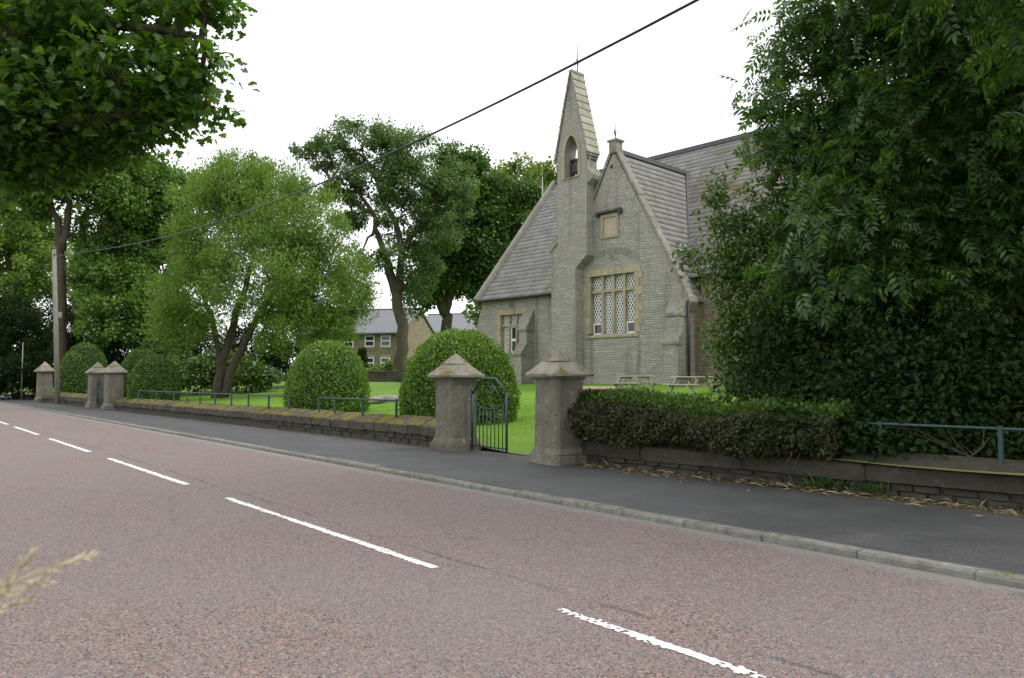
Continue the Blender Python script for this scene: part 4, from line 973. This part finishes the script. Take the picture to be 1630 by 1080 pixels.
# leaning multi-stem willow on the lawn
d = 41.0; b = foot(345, 632, d)
tree('willow_tree', 'bright green bushy willow with leaning double trunk on the left lawn', b,
     [([b, at(352, 575, d), at(372, 520, d), at(395, 440, d), at(420, 350, d)], [.30, .24, .2, .13, .05]),
      ([b + (.3, .2, 0), at(378, 570, d), at(402, 520, d - .5), at(450, 440, d - 1), at(490, 370, d - 1)], [.24, .2, .17, .1, .04]),
      ([at(352, 575, d), at(340, 520, d), at(318, 450, d), at(320, 370, d)], [.16, .14, .1, .04])],
     [bl(395, 325, d, 80, 65), bl(470, 360, d - 1, 80, 70), bl(335, 370, d, 70, 90), bl(510, 450, d - 1, 78, 80), bl(310, 465, d - .5, 62, 80), bl(420, 440, d - 2, 95, 85),
      bl(280, 520, d - 1, 38, 42), bl(470, 520, d - 1, 75, 42), bl(540, 480, d - 1, 52, 60), bl(380, 275, d, 42, 28), bl(350, 300, d + 1, 50, 40), bl(440, 300, d, 50, 35)],
     M['willow'], M['bark'], 760, 130000, .185, T_NARROW, .58, 11, flat=1.3, droop=-.1, shell=.5, updir=(0, 0, .55), upb=.2, twig=.018, limb=.07)

# middle trees
d = 50.0; b = foot(640, 606, d)
tree('ash_tree', 'tall open-crowned ash tree with forked pale trunk between the clipped domes', b,
     [([b, at(640, 540, d), at(632, 470, d), at(618, 420, d)], [.44, .38, .34, .29]),
      ([at(632, 470, d), at(640, 400, d), at(622, 340, d), at(600, 290, d), at(575, 240, d)], [.27, .22, .17, .11, .04]),
      ([at(618, 420, d), at(600, 370, d), at(597, 345, d), at(570, 305, d), at(505, 300, d)], [.24, .18, .14, .1, .04]),
      ([at(640, 400, d), at(660, 370, d), at(690, 340, d), at(700, 280, d)], [.22, .18, .12, .05]),
      ([at(597, 345, d), at(560, 320, d), at(530, 290, d), at(490, 240, d)], [.14, .11, .08, .03])],
     [bl(580, 230, d, 62, 38), bl(530, 245, d, 42, 32), bl(640, 240, d, 55, 42), bl(590, 290, d, 60, 42), bl(660, 290, d, 58, 50), bl(700, 330, d, 52, 55), bl(640, 345, d, 50, 45),
      bl(488, 240, d, 22, 16), bl(545, 300, d, 42, 28), bl(620, 410, d - 1, 30, 25), bl(690, 400, d, 48, 45), bl(560, 345, d, 34, 22), bl(735, 290, d, 35, 40), bl(665, 450, d, 30, 28), bl(575, 410, d - 1, 22, 18)],
     M['ash'], M['bark_ash'], 330, 50000, .2, T_LEAF, .58, 12, shell=.3, twig=.03, limb=.12)
d = 56.0; b = foot(712, 600, d)
tree('sycamore_tree', 'dark sycamore with forking trunk rising behind the large clipped dome', b,
     [([b, at(712, 530, d), at(708, 500, d)], [.46, .40, .36]), ([at(708, 500, d), at(690, 450, d), at(700, 380, d), at(715, 310, d)], [.36, .3, .22, .08]), ([at(708, 500, d), at(728, 440, d), at(750, 380, d), at(770, 320, d)], [.32, .26, .18, .06])],
     [bl(735, 270, d, 45, 38), bl(780, 330, d, 55, 50), bl(720, 350, d, 60, 55), bl(770, 400, d, 60, 45), bl(700, 420, d, 50, 38), bl(815, 385, d, 50, 50), bl(745, 445, d, 48, 32), bl(800, 455, d, 45, 38), bl(665, 470, d, 32, 24), bl(840, 330, d, 45, 45)],
     M['syc_dark'], M['bark'], 330, 65000, .24, T_ROUND, .85, 13, shell=.4, twig=.03, limb=.12)
d = 64.0; b = foot(820, 600, d)
tree('sycamore_tree', 'yellow tinged sycamore crown showing behind the left church roof', b, [([b, at(818, 500, d), at(815, 420, d), at(818, 330, d)], [.5, .42, .3, .1])],
     [bl(790, 300, d, 45, 34), bl(835, 285, d, 45, 34), bl(868, 290, d, 34, 30), bl(800, 350, d, 55, 50), bl(855, 350, d, 50, 50), bl(760, 360, d, 35, 45), bl(890, 320, d, 40, 40), bl(780, 470, d, 50, 50), bl(840, 440, d, 60, 60)],
     M['syc_gold'], M['bark'], 260, 48000, .27, T_ROUND, .85, 14, shell=.45, twig=.03, limb=.1)
# tall trees on the left
d = 58.0; b = foot(96, 612, d)
tree('sycamore_tree', 'tall sycamore with straight dark trunk just right of the utility pole top', b,
     [([b, at(97, 520, d), at(98, 420, d), at(92, 350, d), at(70, 290, d)], [.42, .38, .33, .25, .09]), ([at(98, 400, d), at(108, 350, d), at(112, 300, d), at(130, 250, d)], [.3, .25, .2, .08])],
     [bl(60, 280, d, 75, 50), bl(140, 270, d, 75, 45), bl(190, 300, d, 60, 45), bl(30, 200, d, 90, 80), bl(150, 180, d, 100, 70), bl(40, 330, d, 45, 25)],
     M['syc'], M['bark'], 300, 60000, .27, T_ROUND, .9, 15, shell=.4, twig=.03, limb=.12)
d = 61.0; b = foot(128, 610, d)
tree('sycamore_tree', 'broad leafy sycamore filling the gap left of the bright willow', b,
     [([b, at(124, 500, d), at(124, 420, d), at(140, 330, d)], [.6, .52, .42, .15]), ([at(124, 440, d), at(160, 380, d), at(200, 330, d)], [.3, .22, .08])],
     [bl(215, 290, d, 65, 42), bl(250, 340, d, 55, 48), bl(185, 370, d, 70, 50), bl(240, 410, d, 60, 45), bl(170, 440, d - 2, 60, 45), bl(250, 470, d - 2, 55, 40), bl(200, 510, d - 3, 75, 42), bl(280, 300, d + 3, 35, 40), bl(275, 530, d - 3, 45, 50)],
     M['syc'], M['bark'], 380, 75000, .25, T_ROUND, .85, 16, shell=.4, twig=.03, limb=.12)
d = 74.0; b = foot(10, 606, d)
tree('sycamore_tree', 'paler sycamore at the far left edge behind the thin post', b, [([b, at(12, 480, d), at(15, 380, d)], [.5, .4, .15])],
     [bl(20, 350, d, 65, 55), bl(-40, 380, d, 70, 70), bl(30, 420, d, 60, 50), bl(15, 470, d, 55, 40), bl(70, 440, d, 35, 50), bl(140, 440, d + 4, 40, 60), bl(60, 380, d + 4, 50, 60)],
     M['willow'], M['bark'], 230, 42000, .3, T_ROUND, 1.0, 17, shell=.4, twig=.03, limb=.1)
def shrub(label, base, blobs, m, ncl, nl, ls, seed, tm=T_LEAF, crad=.5, name='shrub', bm='bark', **kw):
    kw.setdefault('twig', .012); kw.setdefault('limb', .03); st_ = kw.pop('stem', 1.0)
    return tree(name, label, base, [([base, base + (0, 0, .6 * st_), base + (.1, .1, 1.2 * st_)], [.08 * st_, .06 * st_, .03 * st_])], blobs, m, M[bm], ncl, nl, ls, tm, crad, seed, cat='shrub', **kw)
d = 63.0
shrub('dark evergreen shrub mass below the tall trees at the far left', foot(20, 615, d), [bl(20, 560, d, 60, 60), bl(-50, 540, d, 70, 80), bl(75, 530, d, 40, 45), bl(40, 510, d + 3, 60, 45), bl(60, 590, d - 3, 45, 30), bl(10, 605, d - 3, 60, 26), bl(-40, 600, d - 4, 60, 40), bl(40, 560, d + 4, 80, 60)], M['under'], 320, 60000, .24, 21, crad=.8)
d = 60.0
shrub('dark holly thicket behind the far gate pillars', foot(180, 612, d), [bl(150, 525, d, 50, 50), bl(205, 550, d, 55, 50), bl(260, 560, d - 3, 45, 45), bl(190, 590, d - 1, 60, 28), bl(120, 570, d, 35, 40)], M['under'], 220, 36000, .2, 22, crad=.8)
d = 46.0
shrub('low laurel bush with big pale leaves behind the willow trunk', foot(400, 618, d), [bl(400, 592, d, 38, 24), bl(310, 590, d, 40, 26), bl(365, 585, d + 1, 30, 28), bl(425, 603, d, 18, 14)], M['holly'], 90, 7000, .2, 23, T_ROUND, .6)
d = 50.0
shrub('dark undergrowth filling the shade behind the leaning willow', foot(350, 612, d), [bl(330, 570, d, 70, 38), bl(400, 560, d, 60, 40), bl(270, 585, d, 50, 30), bl(450, 572, d + 2, 35, 26)], M['under'], 160, 24000, .2, 24, crad=.7)
shrub('small garden bush in front of the buff house', foot(618, 600, 63), [bl(640, 583, 63, 28, 9), bl(600, 590, 63, 20, 8)], M['willow'], 30, 4000, .2, 25, crad=.5)
shrub('slim dark conifer against the buff house wall', foot(575, 600, 66), [bl(575, 580, 66, 6, 18), bl(575, 566, 66, 4, 12)], M['under'], 24, 3000, .16, 26, crad=.3)

# near sycamore overhanging the road, top left
b = np.array([-10.5, -2.4, -.1])
def nb(x, y, d, rx, ry, rd): return blr(x, y, d, rx, ry, rd)
tree('sycamore_tree', 'near sycamore branches with large lobed leaves overhanging the top left', b,
     [([b, b + (.1, .1, 2.2), b + (.2, .3, 4.2), b + (.4, .8, 6.5), b + (.5, 1.0, 9.0)], [.42, .36, .3, .22, .1]), ([b + (.2, .3, 4.0), at(-60, 190, 8.6), at(120, 195, 8.4), at(260, 170, 8.2)], [.16, .12, .07, .03]), ([b + (.3, .5, 5.4), at(0, 60, 8.5), at(190, 40, 8.3), at(320, 60, 8.2)], [.14, .1, .06, .02])],
     [nb(30, 60, 8.6, 120, 95, 1.0), nb(150, 30, 8.3, 95, 60, .9), nb(280, 0, 8.2, 55, 26, .6), nb(190, 115, 8.2, 75, 55, .8), nb(262, 135, 8.2, 45, 48, .5), nb(300, 112, 8.0, 34, 26, .4), nb(90, 180, 8.4, 95, 52, .9), nb(0, 190, 8.6, 90, 62, 1.0),
      nb(200, 195, 8.3, 62, 24, .5), nb(262, 185, 8.1, 36, 28, .4), nb(60, 240, 8.7, 85, 28, .6), nb(-90, 120, 9.2, 110, 160, 1.3), nb(30, -60, 9.0, 180, 60, 1.4), nb(230, -60, 8.7, 110, 40, 1.0), nb(140, 245, 8.9, 45, 16, .4), nb(-10, 275, 8.8, 60, 24, .5), nb(100, 285, 9.0, 26, 12, .25), nb(50, 270, 8.9, 40, 18, .4), nb(205, 235, 8.6, 26, 12, .25), nb(330, -5, 8.1, 22, 16, .25), nb(325, 168, 8.1, 16, 14, .2), nb(338, 108, 8.0, 14, 12, .15)],
     M['maple'], M['bark'], 420, 23000, .09, T_MAPLE, .34, 31, flat=.6, droop=.4, shell=.1, twig=.010, upb=.9, limb=.035)

# right hand mass
b = np.array([-3.6, 13.4, .5])
tree('ash_tree', 'dense dark ash tree with feathery leaves filling the right of the picture', b,
     [([b, at(1450, 520, 13.2), at(1455, 400, 13), at(1470, 250, 13), at(1490, 80, 13)], [.20, .17, .14, .10, .04]), ([at(1450, 560, 13.2), at(1540, 420, 12.8), at(1600, 250, 12.8)], [.12, .09, .04]), ([at(1450, 500, 13.2), at(1370, 380, 13.4), at(1330, 240, 13.6), at(1300, 120, 13.8)], [.10, .07, .045, .02])],
     [nb(1500, 60, 13, 120, 90, 1.2), nb(1600, 120, 12.6, 100, 110, 1.2), nb(1430, 150, 13, 90, 90, 1.1), nb(1530, 240, 12.4, 120, 90, 1.2), nb(1400, 280, 12.8, 95, 90, 1.1), nb(1600, 350, 12.2, 90, 110, 1.1), nb(1480, 380, 12.4, 110, 90, 1.1), nb(1330, 370, 12.6, 90, 80, 1.0),
      nb(1310, 250, 13.4, 75, 80, .9), nb(1300, 140, 13.8, 50, 80, .7), nb(1265, 230, 13.8, 42, 60, .6), nb(1390, 60, 13.4, 70, 70, .9), nb(1410, 470, 12.4, 110, 70, 1.0), nb(1560, 480, 12.2, 110, 80, 1.0), nb(1300, 450, 12.6, 80, 60, .9), nb(1640, 220, 12, 80, 130, 1.2), nb(1700, 60, 12.5, 120, 140, 1.5), nb(1720, 360, 12, 110, 160, 1.4), nb(1500, -80, 13.2, 200, 90, 1.6), nb(1290, 60, 14, 30, 45, .5), nb(1240, 62, 13.8, 20, 28, .25), nb(1268, 22, 13.8, 24, 24, .3), nb(1215, 130, 13.9, 16, 22, .2), nb(1235, 180, 13.9, 26, 30, .3), nb(1205, 212, 14, 14, 12, .2), nb(1325, -20, 13.6, 40, 40, .5), nb(1420, -160, 10.5, 160, 80, 1.4), nb(1620, -140, 9.5, 200, 90, 1.6), nb(1560, -330, 9.5, 260, 110, 2.0), nb(1800, -60, 9, 160, 200, 1.6), nb(1850, 250, 9.5, 120, 200, 1.4), nb(1720, -420, 8, 300, 120, 2.0), nb(1950, -100, 7.5, 200, 200, 1.8), nb(1400, -300, 11, 200, 80, 1.6), nb(1345, 30, 13.6, 40, 50, .6)],  # blobs outside the view are added so the crown shades hedge and pavement
     M['ash_near'], M['bark'], 900, 18000, .36, T_ASH, .46, 41, flat=.8, droop=.35, shell=.35, twig=.009, upb=.8, limb=.03)
b = np.array([-7.0, 14.0, .5])
shrub('glossy light green broadleaf shrub in front of the church corner', b,
      [nb(1190, 400, 14.6, 45, 40, .6), nb(1150, 445, 14.8, 26, 26, .3), nb(1230, 350, 14.4, 50, 50, .6), nb(1215, 480, 14.4, 62, 60, .8), nb(1195, 540, 14.2, 50, 55, .7), nb(1230, 560, 14, 80, 60, .9), nb(1210, 600, 13.8, 60, 40, .7), nb(1095, 415, 15, 18, 16, .2), nb(1150, 350, 14.8, 24, 26, .3), nb(1270, 430, 14.2, 60, 60, .8), nb(1140, 300, 14.9, 14, 20, .2)],
      M['holly'], 420, 26000, .095, 42, T_LEAF, .34, bm='bark_ash', shell=.4)
b = np.array([-4.6, 12.6, .5])
shrub('dark shaded bushes under the ash tree behind the hedge', b,
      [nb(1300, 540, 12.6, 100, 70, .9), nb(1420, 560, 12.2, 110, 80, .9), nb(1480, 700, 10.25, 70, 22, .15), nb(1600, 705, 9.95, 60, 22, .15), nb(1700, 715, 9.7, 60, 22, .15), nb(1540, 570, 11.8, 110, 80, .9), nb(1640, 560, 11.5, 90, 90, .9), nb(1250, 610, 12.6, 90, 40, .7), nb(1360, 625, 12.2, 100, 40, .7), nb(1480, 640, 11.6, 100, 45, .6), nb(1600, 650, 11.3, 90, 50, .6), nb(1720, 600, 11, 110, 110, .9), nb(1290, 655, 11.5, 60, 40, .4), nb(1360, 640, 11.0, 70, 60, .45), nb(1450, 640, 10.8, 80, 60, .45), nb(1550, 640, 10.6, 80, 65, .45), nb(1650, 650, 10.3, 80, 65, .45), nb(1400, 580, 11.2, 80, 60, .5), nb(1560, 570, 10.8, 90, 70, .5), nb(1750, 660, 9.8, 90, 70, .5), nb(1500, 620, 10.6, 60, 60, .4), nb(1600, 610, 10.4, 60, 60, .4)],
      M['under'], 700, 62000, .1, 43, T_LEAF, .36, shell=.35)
b = np.array([-1.5, 16.5, .6])
tree('beech_tree', 'deep green background tree behind the dark bushes at the right edge', b, [([b, b + (0, 0, 3), b + (.2, .2, 6), b + (.2, .2, 9)], [.3, .26, .2, .08])],
     [nb(1560, 250, 17, 180, 180, 1.8), nb(1420, 430, 17, 160, 130, 1.6), nb(1600, 480, 16.5, 150, 130, 1.6), nb(1480, 100, 17.5, 150, 130, 1.6), nb(1700, 200, 16, 150, 250, 2), nb(1380, 560, 16.5, 120, 60, 1.2)],
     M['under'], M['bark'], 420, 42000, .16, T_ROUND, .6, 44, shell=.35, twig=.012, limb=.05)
b = np.array([-3.9, 10.35, .45])
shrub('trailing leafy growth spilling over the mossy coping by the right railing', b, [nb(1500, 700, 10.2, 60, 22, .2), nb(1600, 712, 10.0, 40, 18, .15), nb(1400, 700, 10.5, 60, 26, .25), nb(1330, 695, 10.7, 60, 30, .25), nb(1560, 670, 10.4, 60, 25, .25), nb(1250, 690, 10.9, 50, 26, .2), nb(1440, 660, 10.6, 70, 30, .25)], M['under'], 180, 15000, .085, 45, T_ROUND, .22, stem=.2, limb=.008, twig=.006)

# ================================================================== GROUND DETAIL
rg = np.random.default_rng(77)
def scatter_blades(name, n, xr, yr, hgt, m, parent=None, zfun=lawn_z, lean=.35):
    X = rg.uniform(*xr, n); Y = rg.uniform(*yr, n); pos = np.stack([X, Y, zfun(X, Y)], -1)
    ax = np.stack([rg.normal(0, lean, n), rg.normal(0, lean, n), np.ones(n)], -1); nr = np.stack([rg.normal(0, 1, n), rg.normal(0, 1, n), np.zeros(n)], -1)
    T_ = (np.array([(0, -.09, 0), (0, .09, 0), (1, 0, .05)], float), np.array([(0, 1, 2)]))
    return leaf_mesh(name, pos, ax, nr, hgt * rg.uniform(.5, 1.3, n), T_, m, parent)
tag(scatter_blades('lawn_grass', 90000, (-19, -9), (10.1, 23), .036, M['blade']), 'short bright mown grass seen through the open gateway', 'grass', kind='stuff')
tag(scatter_blades('lawn_edge_grass', 70000, (-48, -17), (10.0, 18), .045, M['blade']), 'bright mown grass behind the long mossy wall', 'grass', kind='stuff')
# litter of dead leaves and straw at the foot of the walls
def litter(n, x0, x1, wid, seed):
    r_ = np.random.default_rng(seed); X = r_.uniform(x0, x1, n); Y = wall_y(X) - .02 - np.abs(r_.normal(0, wid, n)); Z = .071 - .004 * (Y - 6.6) + r_.uniform(0, .012, n)
    return np.stack([X, Y, Z], -1), r_
pos, r_ = litter(1700, -9.6, 3, .22, 1); p2, _ = litter(1600, -45, -14, .14, 2); pos = np.concatenate([pos, p2]); n = len(pos)
tag(leaf_mesh('leaf_litter', pos, r_.normal(0, 1, (n, 3)) * (1, 1, .12), r_.normal(0, .3, (n, 3)) + [0, 0, 1], .045 * r_.uniform(.4, 1.5, n), T_LEAF, M['litter'], None), 'brown dead leaf litter along the foot of the walls', 'leaf litter', kind='stuff')
pos, r_ = litter(330, -9.6, -1, .28, 3); n = len(pos)
tag(leaf_mesh('dry_straw', pos + [0, 0, .006], r_.normal(0, 1, (n, 3)) * (1, .6, .1), r_.normal(0, .3, (n, 3)) + [0, 0, 1], .17 * r_.uniform(.4, 1.4, n), T_simple(.035), M['straw'], None), 'dry straw stalks strewn below the right wall', 'straw', kind='stuff')
for k, (x, y, lb) in enumerate(((1310, 768, 'green grass tuft at the wall foot, larger of the two tufts'), (1385, 776, 'small green grass tuft at the wall foot, nearer the right edge'))):
    p = atY(x, y, float(wall_y(-5)) - .12); t_ = thing('grass_tuft', lb, 'grass tuft', (p[0], p[1], .08)); n = 80 - 40 * k
    ps = np.stack([rg.normal(0, .14, n), rg.normal(0, .05, n), np.zeros(n)], -1)
    leaf_mesh('blades', ps, np.stack([rg.normal(0, .6, n), rg.normal(-.2, .5, n), np.ones(n)], -1), rg.normal(0, 1, (n, 3)), .2 * rg.uniform(.5, 1.2, n), T_simple(.05), M['hedge_top'], t_)
# grass seed heads close to the lens at the left edge
g_ = thing('tall_grass', 'pale ripe grass seed heads close to the lens at the left edge', 'grass', (-1.25, -.12, .03))
gb = np.array([-1.25, -.12, .03])
for k, (x, y, x2, y2) in enumerate(((-40, 985, 52, 880), (-50, 960, 152, 880), (-60, 968, 75, 925), (-60, 990, 50, 952))):
    dd = .92 + .03 * k; a = at(x, y, dd); c = at(x2, y2, dd); low = gb + np.array([.02 * k, .02 * k, 0]); m_ = (a + low) / 2 + np.array([0, 0, .15])
    st = [low, m_, a, (a + c) / 2 + (0, 0, .006), c]
    MB().tube([q - gb for q in st], [.0018, .0016, .0012, .0008, .0004], 5).build('stalk', M['seed'], g_)
    n = 90; t = rg.uniform(.0, 1, n); pos = a + (c - a) * t[:, None] + rg.normal(0, .0028, (n, 3)) * (1.3 - t[:, None]); ax = np.tile(c - a, (n, 1)); ax = nrmz(ax) + rg.normal(0, .3, (n, 3))
    leaf_mesh('seed_head', pos, ax, rg.normal(0, 1, (n, 3)), .014 * rg.uniform(.6, 1.3, n), T_simple(.11), M['seed'], g_, gb)
